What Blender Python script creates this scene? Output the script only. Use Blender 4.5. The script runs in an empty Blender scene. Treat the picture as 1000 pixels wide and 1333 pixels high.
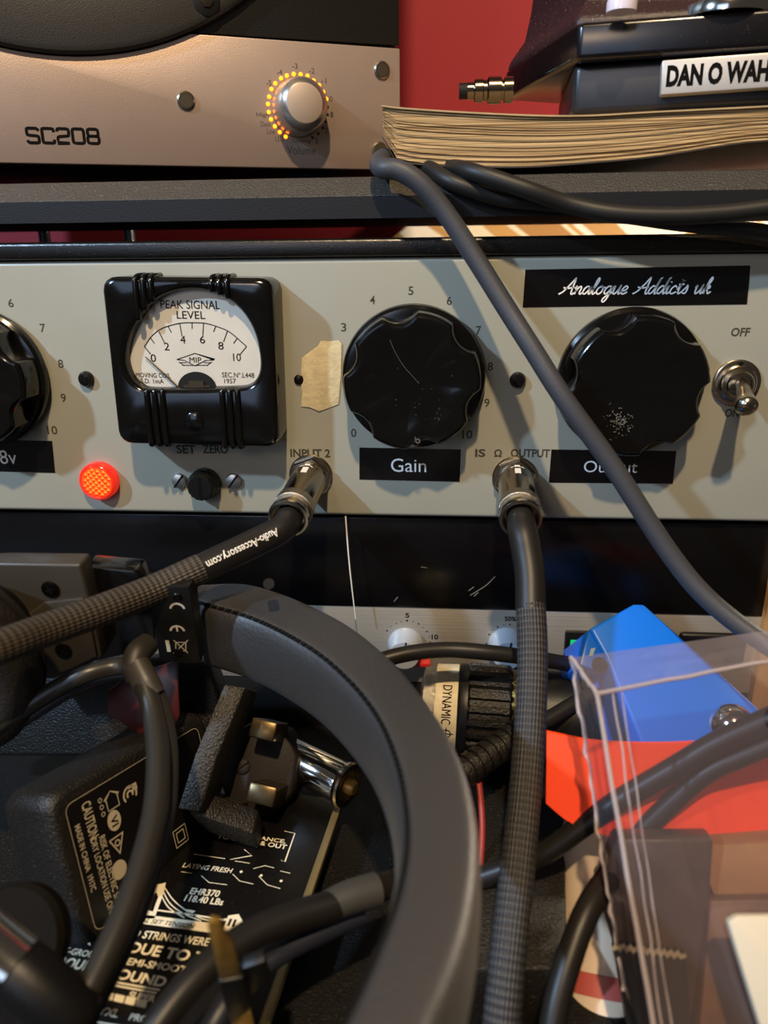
import bpy, bmesh, math, random
from mathutils import Vector as V, Matrix
random.seed(7)
SC = bpy.context.scene
COL = SC.collection
MM = 0.001
R_ = math.radians

# ------------------------------------------------------------------ camera
FPX = 1000.0                                   # focal length in pixels of the 1000 x 1333 frame
AX = V((0.99670886, 0.01541904, -0.07958461))  # world X, Y, Z seen in camera axes (right, down, forward)
AY = V((0.08025691, -0.32592596, 0.94198254))
AZ = V((-0.01141422, -0.94526955, -0.32609077))
CAM = V((0.0, -259.737, 91.815))               # millimetres
cam_d = bpy.data.cameras.new('camera')
cam = bpy.data.objects.new('camera', cam_d)
COL.objects.link(cam)
cam_d.sensor_fit = 'VERTICAL'
cam_d.sensor_height = 36.0
cam_d.lens = 36.0 * FPX / 1333.0
cam_d.clip_start = 0.005
cam_d.clip_end = 50
right = V((AX.x, AY.x, AZ.x)); down = V((AX.y, AY.y, AZ.y)); fwd = V((AX.z, AY.z, AZ.z))
m = Matrix((right, -down, -fwd)).transposed().to_4x4()
m.translation = CAM * MM
cam.matrix_world = m
cam_d.dof.use_dof = True
cam_d.dof.focus_distance = 0.262
cam_d.dof.aperture_fstop = 11.0
SC.camera = cam

# ------------------------------------------------------------------ light and exposure
SC.view_settings.view_transform = 'Standard'
SC.view_settings.look = 'None'
SC.view_settings.gamma = 1
SC.view_settings.use_curve_mapping = False
SC.view_settings.exposure = 0.0
world = bpy.data.worlds.new('world')
SC.world = world
world.use_nodes = True
world.node_tree.nodes['Background'].inputs[0].default_value = (0.85, 0.72, 0.6, 1)
world.node_tree.nodes['Background'].inputs[1].default_value = 0.06


def point_light(name, loc, power, col, radius):
    d = bpy.data.lights.new(name, 'POINT')
    d.energy = power
    d.color = col
    d.shadow_soft_size = radius
    o = bpy.data.objects.new(name, d)
    COL.objects.link(o)
    o.location = V(loc) * MM
    return o


point_light('warm_ceiling_lamp', (10, -760, 1130), 76.0, (1.0, 0.74, 0.44), 0.024)
point_light('cool_window_lamp', (-900, -680, 760), 66.0, (0.50, 0.72, 1.0), 0.026)
point_light('warm_side_lamp', (-260, -900, 420), 3.0, (1.0, 0.66, 0.36), 0.06)
wd = bpy.data.lights.new('window_daylight', 'AREA')
wd.energy = 4.0
wd.color = (0.5, 0.68, 1.0)
wd.shape = 'RECTANGLE'; wd.size = 0.7; wd.size_y = 0.9
wo = bpy.data.objects.new('window_daylight', wd)
COL.objects.link(wo)
wo.location = (-0.55, -1.45, 0.50)
wo.rotation_euler = (R_(72), 0, R_(-20))
point_light('gap_fill_light', (330, 110, 97), 4.0, (1.0, 0.84, 0.62), 0.02)  # unseen fill light, added to brighten the wall and sheet behind the gap


# ------------------------------------------------------------------ pixel -> point helpers (camera rays met with real planes)
def ray(u, v):
    c = V(((u - 500) / FPX, (v - 666.5) / FPX, 1.0))
    return V((AX.dot(c), AY.dot(c), AZ.dot(c)))


def PY(u, v, y):
    d = ray(u, v)
    return CAM + d * ((y - CAM.y) / d.y)


def PZ(u, v, z):
    d = ray(u, v)
    return CAM + d * ((z - CAM.z) / d.z)


def PD(u, v, dep):
    return CAM + ray(u, v) * dep


class Fr:
    """a plane with its own axes: a to the right, b up, c out of the surface"""
    def __init__(s, o, x, y):
        s.o = V(o); s.x = V(x).normalized()
        y = V(y); y = y - s.x * y.dot(s.x)
        s.y = y.normalized(); s.z = s.x.cross(s.y)

    def p(s, a, b, c=0.0):
        return s.o + s.x * a + s.y * b + s.z * c

    def hit(s, u, v, c=0.0):
        d = ray(u, v)
        t = ((s.o + s.z * c) - CAM).dot(s.z) / d.dot(s.z)
        q = CAM + d * t - s.o
        return q.dot(s.x), q.dot(s.y)

    def at(s, a, b, c=0.0, rot=0.0):
        cr, sr = math.cos(rot), math.sin(rot)
        return Fr(s.p(a, b, c), s.x * cr + s.y * sr, s.y * cr - s.x * sr)


# ------------------------------------------------------------------ materials
def lin(h):
    h = h.lstrip('#')
    r = []
    for i in (0, 2, 4):
        c = int(h[i:i + 2], 16) / 255
        r.append(c / 12.92 if c <= 0.04045 else ((c + 0.055) / 1.055) ** 2.4)
    return (r[0], r[1], r[2], 1)


MATS = {}


def mat(name, col, rough=0.5, metal=0.0, spec=0.5, bump=0.0, bscale=1.0, var=0.0, vscale=0.1, col2=None, coat=0.0,
        emit=None, estr=0.0, dust=0.0, aniso=None, rvar=0.0, detail=3.0, sheen=0.0):
    if name in MATS:
        return MATS[name]
    M = bpy.data.materials.new(name)
    M.use_nodes = True
    nt = M.node_tree
    b = nt.nodes['Principled BSDF']
    c = lin(col) if isinstance(col, str) else col
    b.inputs['Base Color'].default_value = c
    b.inputs['Roughness'].default_value = rough
    b.inputs['Metallic'].default_value = metal
    b.inputs['Specular IOR Level'].default_value = spec
    if coat:
        b.inputs['Coat Weight'].default_value = coat
        b.inputs['Coat Roughness'].default_value = 0.08
    tc = nt.nodes.new('ShaderNodeTexCoord')
    mp = nt.nodes.new('ShaderNodeMapping')
    mp.inputs['Scale'].default_value = (1000, 1000, 1000) if aniso is None else tuple(1000 * k for k in aniso)
    nt.links.new(tc.outputs['Object'], mp.inputs['Vector'])
    src = None

    def noise(scale, det=detail):
        n = nt.nodes.new('ShaderNodeTexNoise')
        n.inputs['Scale'].default_value = scale
        n.inputs['Detail'].default_value = det
        nt.links.new(mp.outputs['Vector'], n.inputs['Vector'])
        return n
    if var or col2:
        n = noise(vscale)
        rp = nt.nodes.new('ShaderNodeValToRGB')
        c2 = (lin(col2) if isinstance(col2, str) else col2) if col2 else tuple(x * (1 - var) for x in c[:3]) + (1,)
        rp.color_ramp.elements[0].color = c2
        rp.color_ramp.elements[0].position = 0.35
        rp.color_ramp.elements[1].color = c
        rp.color_ramp.elements[1].position = 0.65
        nt.links.new(n.outputs['Fac'], rp.inputs['Fac'])
        src = rp.outputs['Color']
    if dust:
        n = noise(1.6, 4)
        rp = nt.nodes.new('ShaderNodeValToRGB')
        rp.color_ramp.elements[0].position = 0.66
        rp.color_ramp.elements[0].color = (0, 0, 0, 1)
        rp.color_ramp.elements[1].position = 0.72
        rp.color_ramp.elements[1].color = (dust, dust, dust, 1)
        nt.links.new(n.outputs['Fac'], rp.inputs['Fac'])
        mx = nt.nodes.new('ShaderNodeMix')
        mx.data_type = 'RGBA'
        nt.links.new(rp.outputs['Color'], mx.inputs[0])
        if src:
            nt.links.new(src, mx.inputs[6])
        else:
            mx.inputs[6].default_value = c
        mx.inputs[7].default_value = lin('#9a9080')
        src = mx.outputs[2]
    if src:
        nt.links.new(src, b.inputs['Base Color'])
    if bump:
        n = noise(bscale)
        bp = nt.nodes.new('ShaderNodeBump')
        bp.inputs['Strength'].default_value = bump
        bp.inputs['Distance'].default_value = 0.0004
        nt.links.new(n.outputs['Fac'], bp.inputs['Height'])
        nt.links.new(bp.outputs['Normal'], b.inputs['Normal'])
    if rvar:
        n = noise(0.25)
        mr = nt.nodes.new('ShaderNodeMapRange')
        mr.inputs[3].default_value = max(0, rough - rvar)
        mr.inputs[4].default_value = rough + rvar
        nt.links.new(n.outputs['Fac'], mr.inputs[0])
        nt.links.new(mr.outputs[0], b.inputs['Roughness'])
    if sheen:
        b.inputs['Sheen Weight'].default_value = sheen
        b.inputs['Sheen Roughness'].default_value = 0.4
    if emit:
        b.inputs['Emission Color'].default_value = lin(emit)
        b.inputs['Emission Strength'].default_value = estr
    MATS[name] = M
    return M


def clear_mat(name, tint, gloss_rough=0.05, haze=0.0, hazecol='#b8b0b8', bump=0.0):
    """thin clear plastic or glass: mostly see-through, mirror-like by fresnel, with a little milky scatter"""
    M = bpy.data.materials.new(name)
    M.use_nodes = True
    nt = M.node_tree
    for n in list(nt.nodes):
        nt.nodes.remove(n)
    out = nt.nodes.new('ShaderNodeOutputMaterial')
    tr = nt.nodes.new('ShaderNodeBsdfTransparent'); tr.inputs[0].default_value = lin(tint)
    gl = nt.nodes.new('ShaderNodeBsdfGlossy'); gl.inputs['Roughness'].default_value = gloss_rough
    df = nt.nodes.new('ShaderNodeBsdfDiffuse'); df.inputs[0].default_value = lin(hazecol)
    lw = nt.nodes.new('ShaderNodeLayerWeight'); lw.inputs[0].default_value = 0.5
    pw = nt.nodes.new('ShaderNodeMath'); pw.operation = 'POWER'; pw.inputs[1].default_value = 5.0
    nt.links.new(lw.outputs['Facing'], pw.inputs[0])
    fr = nt.nodes.new('ShaderNodeMath'); fr.operation = 'MULTIPLY_ADD'; fr.inputs[1].default_value = 0.94; fr.inputs[2].default_value = 0.05
    nt.links.new(pw.outputs[0], fr.inputs[0])
    m1 = nt.nodes.new('ShaderNodeMixShader'); m1.inputs[0].default_value = haze
    m2 = nt.nodes.new('ShaderNodeMixShader')
    nt.links.new(tr.outputs[0], m1.inputs[1]); nt.links.new(df.outputs[0], m1.inputs[2])
    nt.links.new(fr.outputs[0], m2.inputs[0])
    nt.links.new(m1.outputs[0], m2.inputs[1]); nt.links.new(gl.outputs[0], m2.inputs[2])
    nt.links.new(m2.outputs[0], out.inputs[0])
    if bump:
        tc = nt.nodes.new('ShaderNodeTexCoord')
        n = nt.nodes.new('ShaderNodeTexNoise'); n.inputs['Scale'].default_value = 60
        bp = nt.nodes.new('ShaderNodeBump'); bp.inputs['Strength'].default_value = bump
        bp.inputs['Distance'].default_value = 0.002
        nt.links.new(tc.outputs['Object'], n.inputs['Vector'])
        nt.links.new(n.outputs['Fac'], bp.inputs['Height'])
        nt.links.new(bp.outputs['Normal'], gl.inputs['Normal'])
        nt.links.new(bp.outputs['Normal'], lw.inputs['Normal'])
    return M


def braid_mat(name, c1, c2, around=14, pitch=0.55, rough=0.55):
    """woven cable sleeve from the tube's own UV: u around, v along (in mm / 10)"""
    M = bpy.data.materials.new(name)
    M.use_nodes = True
    nt = M.node_tree
    b = nt.nodes['Principled BSDF']
    b.inputs['Roughness'].default_value = rough
    b.inputs['Specular IOR Level'].default_value = 0.45
    uv = nt.nodes.new('ShaderNodeUVMap')
    sp = nt.nodes.new('ShaderNodeSeparateXYZ')
    nt.links.new(uv.outputs[0], sp.inputs[0])

    def mth(op, a, b_=None):
        n = nt.nodes.new('ShaderNodeMath'); n.operation = op
        for i, q in enumerate((a, b_)):
            if q is None:
                continue
            if isinstance(q, (int, float)):
                n.inputs[i].default_value = q
            else:
                nt.links.new(q, n.inputs[i])
        return n.outputs[0]
    U = mth('MULTIPLY', sp.outputs[0], 2 * math.pi * around)
    W = mth('MULTIPLY', sp.outputs[1], 2 * math.pi * 10 * pitch * 0.5)
    a = mth('SINE', mth('ADD', U, W))
    c = mth('SINE', mth('SUBTRACT', U, W))
    h = mth('MULTIPLY', a, c)
    h = mth('MULTIPLY_ADD', h, 0.5)
    nt.nodes[-1].inputs[2].default_value = 0.5
    mx = nt.nodes.new('ShaderNodeMix'); mx.data_type = 'RGBA'
    nt.links.new(h, mx.inputs[0])
    mx.inputs[6].default_value = lin(c1); mx.inputs[7].default_value = lin(c2)
    nt.links.new(mx.outputs[2], b.inputs['Base Color'])
    bp = nt.nodes.new('ShaderNodeBump'); bp.inputs['Strength'].default_value = 0.7
    bp.inputs['Distance'].default_value = 0.0005
    nt.links.new(h, bp.inputs['Height'])
    nt.links.new(bp.outputs[0], b.inputs['Normal'])
    return M


def page_mat():
    M = bpy.data.materials.new('page_edges')
    M.use_nodes = True
    nt = M.node_tree
    b = nt.nodes['Principled BSDF']
    b.inputs['Roughness'].default_value = 0.85
    b.inputs['Specular IOR Level'].default_value = 0.15
    tc = nt.nodes.new('ShaderNodeTexCoord')
    mp = nt.nodes.new('ShaderNodeMapping'); mp.inputs['Scale'].default_value = (12, 12, 2600)
    n = nt.nodes.new('ShaderNodeTexNoise'); n.inputs['Scale'].default_value = 1.0; n.inputs['Detail'].default_value = 4
    rp = nt.nodes.new('ShaderNodeValToRGB')
    rp.color_ramp.elements[0].position = 0.36; rp.color_ramp.elements[0].color = lin('#846845')
    rp.color_ramp.elements[1].position = 0.62; rp.color_ramp.elements[1].color = lin('#cbac7c')
    nt.links.new(tc.outputs['Object'], mp.inputs[0]); nt.links.new(mp.outputs[0], n.inputs['Vector'])
    nt.links.new(n.outputs['Fac'], rp.inputs[0]); nt.links.new(rp.outputs[0], b.inputs['Base Color'])
    return M


BLACK_GLOSS = mat('black_bakelite', '#0b0a09', 0.16, spec=0.55, dust=0.0, rvar=0.06)
BLACK_SATIN = mat('black_satin_plastic', '#0d0c0b', 0.4, spec=.35, bump=0.15, bscale=3)
BLACK_MATTE = mat('black_rubber', '#131210', 0.62, spec=0.25)
BLACK_TEX = mat('black_textured_coat', '#232428', 0.48, bump=.7, bscale=2.4, dust=0.35)
BLACK_GRAIN = mat('black_grained_plastic', '#191612', 0.42, spec=.4, bump=1.0, bscale=1.4, dust=0.25)
GREY_PAINT = mat('amp_grey_enamel', '#9b9a8c', 0.34, spec=0.4, var=0.05, vscale=0.03, coat=0.15)
INK = mat('panel_ink', '#454136', 0.7, spec=.15)
INK_BLACK = mat('black_ink', '#0b0908', 0.7, spec=.1)
WHITE_INK = mat('white_ink', '#e9e6df', 0.5)
TAPE_BLACK = mat('label_tape_black', '#0c0a0b', 0.22, spec=0.5)
CHROME = mat('chrome', '#d8d4cc', 0.12, metal=1.0)
NICKEL = mat('nickel', '#b5ab9a', 0.22, metal=1.0)
NICKEL_DULL = mat('dull_nickel', '#b8ae9c', 0.36, metal=1.0)
BRASS = mat('brass', '#a8823c', 0.42, metal=.45, var=0.25, vscale=0.3)
KNURL = mat('knurled_nickel', '#b9b0a0', 0.25, metal=1.0, bump=1.0, bscale=2.5)


# ------------------------------------------------------------------ mesh builder (all millimetres, world axes)
def crom(pts, per=8, closed=False):
    pts = [V(p) for p in pts]
    n = len(pts)
    out = []
    rng = range(n) if closed else range(n - 1)
    for i in rng:
        p0 = pts[(i - 1) % n] if (closed or i > 0) else pts[0] * 2 - pts[1]
        p1 = pts[i]; p2 = pts[(i + 1) % n]
        p3 = pts[(i + 2) % n] if (closed or i + 2 < n) else pts[-1] * 2 - pts[-2]
        for k in range(per):
            t = k / per
            out.append(0.5 * ((2 * p1) + (p2 - p0) * t + (2 * p0 - 5 * p1 + 4 * p2 - p3) * t * t + (3 * p1 - p0 - 3 * p2 + p3) * t ** 3))
    if not closed:
        out.append(pts[-1])
    return out


ORG = {}


class MB:
    def __init__(s):
        s.v = []; s.f = []; s.uv = {}

    def add(s, vs, fs):
        b = len(s.v)
        s.v += [V(p) for p in vs]
        for f in fs:
            s.f.append(tuple(b + i for i in f))
        return b

    def box(s, fr, a0, a1, b0, b1, c0, c1):
        vs = [fr.p(a, b, c) for c in (c0, c1) for b in (b0, b1) for a in (a0, a1)]
        s.add(vs, [(0, 2, 3, 1), (4, 5, 7, 6), (0, 1, 5, 4), (2, 6, 7, 3), (0, 4, 6, 2), (1, 3, 7, 5)])
        return s

    def prism(s, fr, poly, c0, c1):
        n = len(poly)
        vs = [fr.p(a, b, c0) for a, b in poly] + [fr.p(a, b, c1) for a, b in poly]
        fs = [tuple(range(n - 1, -1, -1)), tuple(range(n, 2 * n))]
        fs += [(i, (i + 1) % n, n + (i + 1) % n, n + i) for i in range(n)]
        s.add(vs, fs)
        return s

    def loft(s, loops, closed=True, cap=(True, True)):
        n = len(loops[0])
        vs = [p for l in loops for p in l]
        fs = []
        for k in range(len(loops) - 1):
            for i in range(n if closed else n - 1):
                j = (i + 1) % n
                fs.append((k * n + i, k * n + j, (k + 1) * n + j, (k + 1) * n + i))
        if cap[0]:
            fs.append(tuple(range(n - 1, -1, -1)))
        if cap[1]:
            fs.append(tuple((len(loops) - 1) * n + i for i in range(n)))
        s.add(vs, fs)
        return s

    def lathe(s, fr, prof, n=48, cap=(True, True), mod=None):
        """prof: list of (radius, height along fr.z)"""
        loops = []
        for r, h in prof:
            loops.append([fr.p((r if mod is None else mod(r, h, 2 * math.pi * i / n)) * math.cos(2 * math.pi * i / n),
                               (r if mod is None else mod(r, h, 2 * math.pi * i / n)) * math.sin(2 * math.pi * i / n), h) for i in range(n)])
        return s.loft(loops, True, cap)

    def tube(s, pts, rad, n=18, per=8, smooth=True, flat=1.0):
        P = crom(pts, per) if smooth else [V(p) for p in pts]
        L = len(P)
        if not callable(rad):
            r0 = rad
            if isinstance(r0, (list, tuple)):
                def rad(t, r0=r0):
                    x = t * (len(r0) - 1); i = min(int(x), len(r0) - 2)
                    return r0[i] + (r0[i + 1] - r0[i]) * (x - i)
            else:
                def rad(t, r0=r0):
                    return r0
        T = [(P[min(i + 1, L - 1)] - P[max(i - 1, 0)]).normalized() for i in range(L)]
        ref = V((0, 0, 1)) if abs(T[0].z) < 0.9 else V((1, 0, 0))
        nrm = (ref - T[0] * ref.dot(T[0])).normalized()
        base = len(s.v)
        dist = 0.0
        ds = []
        for i in range(L):
            if i:
                dist += (P[i] - P[i - 1]).length
                nrm = (nrm - T[i] * nrm.dot(T[i])).normalized()
            ds.append(dist)
            bi = T[i].cross(nrm)
            r = rad(i / (L - 1))
            for k in range(n):
                a = 2 * math.pi * k / n
                s.v.append(P[i] + nrm * (r * math.cos(a)) + bi * (r * flat * math.sin(a)))
        for i in range(L - 1):
            for k in range(n):
                j = (k + 1) % n
                s.uv[len(s.f)] = [(k / n, ds[i] / 10), ((k + 1) / n, ds[i] / 10), ((k + 1) / n, ds[i + 1] / 10), (k / n, ds[i + 1] / 10)]
                s.f.append((base + i * n + k, base + i * n + j, base + (i + 1) * n + j, base + (i + 1) * n + k))
        s.f.append(tuple(base + k for k in range(n - 1, -1, -1)))
        s.f.append(tuple(base + (L - 1) * n + k for k in range(n)))
        return s

    def ball(s, c, r, n=24, m_=14, sc=(1, 1, 1)):
        loops = []
        for j in range(1, m_):
            t = math.pi * j / m_
            loops.append([V(c) + V((r * sc[0] * math.sin(t) * math.cos(2 * math.pi * i / n), r * sc[1] * math.sin(t) * math.sin(2 * math.pi * i / n), -r * sc[2] * math.cos(t))) for i in range(n)])
        return s.loft(loops)

    def ribbon(s, fr, pts, w, c=0.0, smooth=True, per=5, closed=False):
        P = [V((p[0], p[1], 0)) for p in pts]
        if smooth and len(P) > 2:
            P = crom(P, per, closed)
        if closed:
            P = P + [P[0]]
        L = len(P)
        vs = []
        for i in range(L):
            t = P[min(i + 1, L - 1)] - P[max(i - 1, 0)]
            if t.length < 1e-9:
                t = V((1, 0, 0))
            t.normalize()
            nn = V((-t.y, t.x, 0)) * (w / 2)
            # mitre sharp corners
            if 0 < i < L - 1:
                t1 = (P[i] - P[i - 1]); t2 = (P[i + 1] - P[i])
                if t1.length > 1e-9 and t2.length > 1e-9:
                    cs = max(0.35, math.sqrt(max(0.0, (1 + t1.normalized().dot(t2.normalized())) / 2)))
                    nn = nn / cs
            vs += [fr.p(P[i].x + nn.x, P[i].y + nn.y, c), fr.p(P[i].x - nn.x, P[i].y - nn.y, c)]
        s.add(vs, [(2 * i, 2 * i + 1, 2 * i + 3, 2 * i + 2) for i in range(L - 1)])
        return s

    def disc(s, fr, a, b, r, c=0.0, n=20, r2=None):
        o = [fr.p(a + r * math.cos(2 * math.pi * i / n), b + (r2 or r) * math.sin(2 * math.pi * i / n), c) for i in range(n)]
        s.add(o, [tuple(range(n))])
        return s

    def ring(s, fr, a, b, r0, r1, c=0.0, n=32, t0=0.0, t1=2 * math.pi):
        vs = []
        for i in range(n + 1):
            t = t0 + (t1 - t0) * i / n
            vs += [fr.p(a + r0 * math.cos(t), b + r0 * math.sin(t), c), fr.p(a + r1 * math.cos(t), b + r1 * math.sin(t), c)]
        s.add(vs, [(2 * i, 2 * i + 1, 2 * i + 3, 2 * i + 2) for i in range(n)])
        return s

    def poly(s, fr, pts, c=0.0):
        s.add([fr.p(a, b, c) for a, b in pts], [tuple(range(len(pts)))])
        return s

    def text(s, fr, body, a0, b0, a1, b1, c=0.05, bold=0.0, shear=0.0, wrap=None):
        """lettering stretched into the box a0..a1, b0..b1 of the plane"""
        key = (body, bold, shear)
        if key not in TXT:
            cu = bpy.data.curves.new('lettering', 'FONT')
            cu.body = body
            cu.offset = bold
            cu.shear = shear
            cu.resolution_u = 3
            ob = bpy.data.objects.new('lettering', cu)
            COL.objects.link(ob)
            dg = bpy.context.evaluated_depsgraph_get()
            me = bpy.data.meshes.new_from_object(ob.evaluated_get(dg))
            TXT[key] = ([tuple(v.co) for v in me.vertices], [tuple(p.vertices) for p in me.polygons])
            bpy.data.objects.remove(ob); bpy.data.curves.remove(cu); bpy.data.meshes.remove(me)
        vs, fs = TXT[key]
        x0 = min(v[0] for v in vs); x1 = max(v[0] for v in vs)
        y0 = min(v[1] for v in vs); y1 = max(v[1] for v in vs)
        if x1 - x0 < 1e-6:
            x1 = x0 + 1
        q = []
        for v in vs:
            a = a0 + (a1 - a0) * (v[0] - x0) / (x1 - x0)
            b = b0 + (b1 - b0) * (v[1] - y0) / max(1e-6, y1 - y0)
            q.append(wrap(a, b) if wrap else fr.p(a, b, c))
        s.add(q, fs)
        return s

    def tpx(s, fr, body, u0, v0, u1, v1, c=0.05, **k):
        """the same with the box read off the photograph: left, top, right, bottom pixels"""
        um, vm = (u0 + u1) / 2, (v0 + v1) / 2
        a0, _ = fr.hit(u0, vm, c); a1, _ = fr.hit(u1, vm, c)
        _, b1 = fr.hit(um, v0, c); _, b0 = fr.hit(um, v1, c)
        return s.text(fr, body, a0, b0, a1, b1, c, **k)

    def build(s, name, material, parent=None, bevel=0.0, seg=2, smooth=35, org=None, fix=True):
        root = parent
        while root is not None and root.parent is not None:
            root = root.parent
        if parent is None:
            o_ = V(org) if org is not None else sum((p for p in s.v), V()) / max(1, len(s.v))
        else:
            o_ = ORG[root.name]
        me = bpy.data.meshes.new(name)
        me.from_pydata([((p - o_) * MM)[:] for p in s.v], [], s.f)
        if s.uv:
            ul = me.uv_layers.new(name='UVMap')
            for fi, uvs in s.uv.items():
                for li, t in zip(me.polygons[fi].loop_indices, uvs):
                    ul.data[li].uv = t
        if bevel or fix:
            bm = bmesh.new(); bm.from_mesh(me)
            if bevel:
                bmesh.ops.remove_doubles(bm, verts=bm.verts, dist=1e-7)
            if fix:
                bmesh.ops.recalc_face_normals(bm, faces=bm.faces)
            if bevel:
                es = [e for e in bm.edges if len(e.link_faces) == 2 and e.calc_face_angle(0) > R_(28)]
                bmesh.ops.bevel(bm, geom=es, offset=bevel * MM, segments=seg, profile=0.5, affect='EDGES', clamp_overlap=True)
            bm.to_mesh(me); bm.free()
        for p in me.polygons:
            p.use_smooth = True
        me.set_sharp_from_angle(angle=R_(smooth))
        me.materials.append(material)
        o = bpy.data.objects.new(name, me)
        COL.objects.link(o)
        if parent is None:
            o.location = o_ * MM
            ORG[o.name] = o_
        else:
            o.parent = parent
        return o


TXT = {}


def tag(o, label, cat, group=None):
    o['label'] = label; o['category'] = cat
    if group:
        o['group'] = group
    return o


def thing(name, label, cat, org, group=None):
    o = bpy.data.objects.new(name, None)
    COL.objects.link(o)
    o.location = V(org) * MM
    o.empty_display_size = 0.01
    ORG[o.name] = V(org)
    return tag(o, label, cat, group)


def struct(o):
    o['kind'] = 'structure'
    return o


WF = Fr((0, 0, 0), (1, 0, 0), (0, 0, 1))      # the amplifier's front: a = X, b = Z, c towards the viewer
GF = Fr((0, 0, 0), (1, 0, 0), (0, 1, 0))      # level ground frame: a = X, b = Y, c = Z


def phillips(parent, fr, a, b, r, material, c=0.0, h=1.2, dark=INK_BLACK, name='screw'):
    f = fr.at(a, b, c, random.uniform(0, 1.2))
    o = MB().lathe(f, [(r, 0), (r, h * 0.5), (r * 0.8, h), (r * 0.3, h * 1.1)], 24).build(name, material, parent)
    k = MB()
    k.box(f, -r * .55, r * .55, -r * .13, r * .13, h * 0.9, h * 1.16).box(f, -r * .13, r * .13, -r * .55, r * .55, h * .9, h * 1.17)
    k.build('cross_recess', dark, o)
    return o


def slotted(parent, fr, a, b, r, material, c=0.0, h=1.6, ang=0.8, name='screw'):
    f = fr.at(a, b, c, ang)
    o = MB().lathe(f, [(r, 0), (r, h * 0.3), (r * .85, h * .75), (r * .5, h), (r * .1, h * 1.05)], 28).build(name, material, parent)
    MB().box(f, -r * .96, r * .96, -r * .11, r * .11, h * 0.5, h * 1.1).build('slot', INK_BLACK, o)
    return o


# ------------------------------------------------------------------ setting
DESK = -92.0
RED = mat('red_wall_paint', '#8e2029', 0.6, spec=0.3, bump=0.1, bscale=0.6)
o = MB().box(GF, -520, 420, 300, 330, DESK - 60, 700).build('wall_back', RED); struct(o)
o = MB().box(GF, -520, 420, -330, 330, DESK - 12, DESK).build('desk', mat('dark_desk', '#0d0b09', 0.6, spec=.3, bump=1.0, bscale=1.3, var=.3, vscale=.2, dust=.25))
tag(o, 'dark desk top under the heap of gear', 'desk')

WOODM = mat('rack_wood', '#b98a55', 0.55, var=0.3, vscale=0.25, aniso=(1, 1, .1))
q = PY(996, 800, 1)
o = MB().box(WF, q.x, q.x + 20, DESK, -3.0, -180, 0).build('wooden_upright', WOODM, bevel=.6)
tag(o, 'pale wooden side of the rack at the right end of the black blank panel', 'wooden upright')

# ------------------------------------------------------------------ valve amplifier
amp = thing('amplifier', 'grey-fronted valve preamplifier with round meter and large black knobs', 'amplifier', (-30, 100, 0))
ztop, zbot = 88.6, 0.2
c = MB()
c.box(WF, -270, 165, 0.5, 92.5, -190, -3.4)
c.build('case', mat('amp_case_black', '#0e0d0c', 0.3, bump=.15, bscale=2), amp, bevel=.8)
c = MB()
c.box(WF, -270, 165, 89.0, 94.6, -8, 1.5)
c.build('top_lip', mat('amp_lip_black', '#12100e', 0.26, bump=.25, bscale=2, dust=.12), amp, bevel=1.3, seg=3)
panel = MB().box(WF, -270, 165, zbot, ztop, -3.2, 0).build('front_panel', GREY_PAINT, amp, bevel=2.4, seg=5)


def knob(name, u, v, phase, scuff):
    a, b = WF.hit(u, v)
    f = WF.at(a, b, 0.0)
    k = MB()
    k.lathe(f, [(22.5, 0.4), (23.8, 1.2), (24.0, 2.4), (23.6, 3.6), (22.6, 4.4), (21, 4.7)], 96)

    def scal(r, h, t):
        tt = (t - phase) % (2 * math.pi / 6)
        d = min(tt, 2 * math.pi / 6 - tt) / (2 * math.pi / 6)      # 0 at a scallop's centre
        w = 0.235
        depth = 0.0 if d > w else 2.9 * (1 - (d / w) ** 2) ** 0.8
        return max(0.2, r - depth * min(1, r / 18))
    k.lathe(f, [(22.3, 4.2), (22.5, 6), (22.4, 9), (22.2, 12.6), (22.0, 13.6), (21.5, 14.4), (20.8, 14.9), (20.0, 15.0), (15, 14.3), (9, 13.9), (3, 13.8), (0.3, 13.8)], 216, mod=scal)
    o = k.build('control_knob', BLACK_GLOSS, amp, smooth=28)
    if scuff == 'scratch':
        m_ = MB()
        pts = [f2 for f2 in [(506, 437), (513, 455), (524, 474), (535, 487), (546, 499)]]
        m_.ribbon(f, [Fr.hit(f, *p, 14.0) for p in pts], .12, 14.35)
        for _ in range(34):
            uu, vv = random.gauss(560, 22), random.gauss(535, 22)
            h_ = f.hit(uu, vv, 14.3)
            if math.hypot(*h_) < 15:
                an = random.uniform(0, 3)
                l = random.uniform(.15, .7)
                m_.ribbon(f, [h_, (h_[0] + l * math.cos(an), h_[1] + l * math.sin(an))], .12, 14.4)
        x_ = f.hit(544, 574, 15.0)
        m_.ring(f, x_[0], x_[1], .45, .85, 15.08)
        m_.ribbon(f, [(x_[0] - .8, x_[1] + 1.4), (x_[0] - .8, x_[1])], .3, 15.08)
        m_.build('scratches', mat('scratch_pale', '#56534c', .6), o)
    if scuff == 'scuff':
        m_ = MB()
        for _ in range(120):
            r = abs(random.gauss(0, 1)) * 2.6; t = random.uniform(0, 6.28)
            cx, cy = f.hit(806, 549, 14.0)
            an = random.uniform(0, 3.1); l = random.uniform(.2, .9)
            px, py = cx + r * math.cos(t), cy + r * math.sin(t)
            if math.hypot(px, py) < 18.5:
                m_.ribbon(f, [(px, py), (px + l * math.cos(an), py + l * math.sin(an))], random.uniform(.08, .3), 14.75 if math.hypot(px, py) > 12 else 14.4)
        m_.build('scuff_mark', mat('scuff_pale', '#6f6c66', .7), o)
    return o


knob('gain', 538.5, 490, R_(100), 'scratch')
knob('out', 818, 496, R_(111), 'scuff')
knob('trim', -19, 490, R_(92), None)

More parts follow.
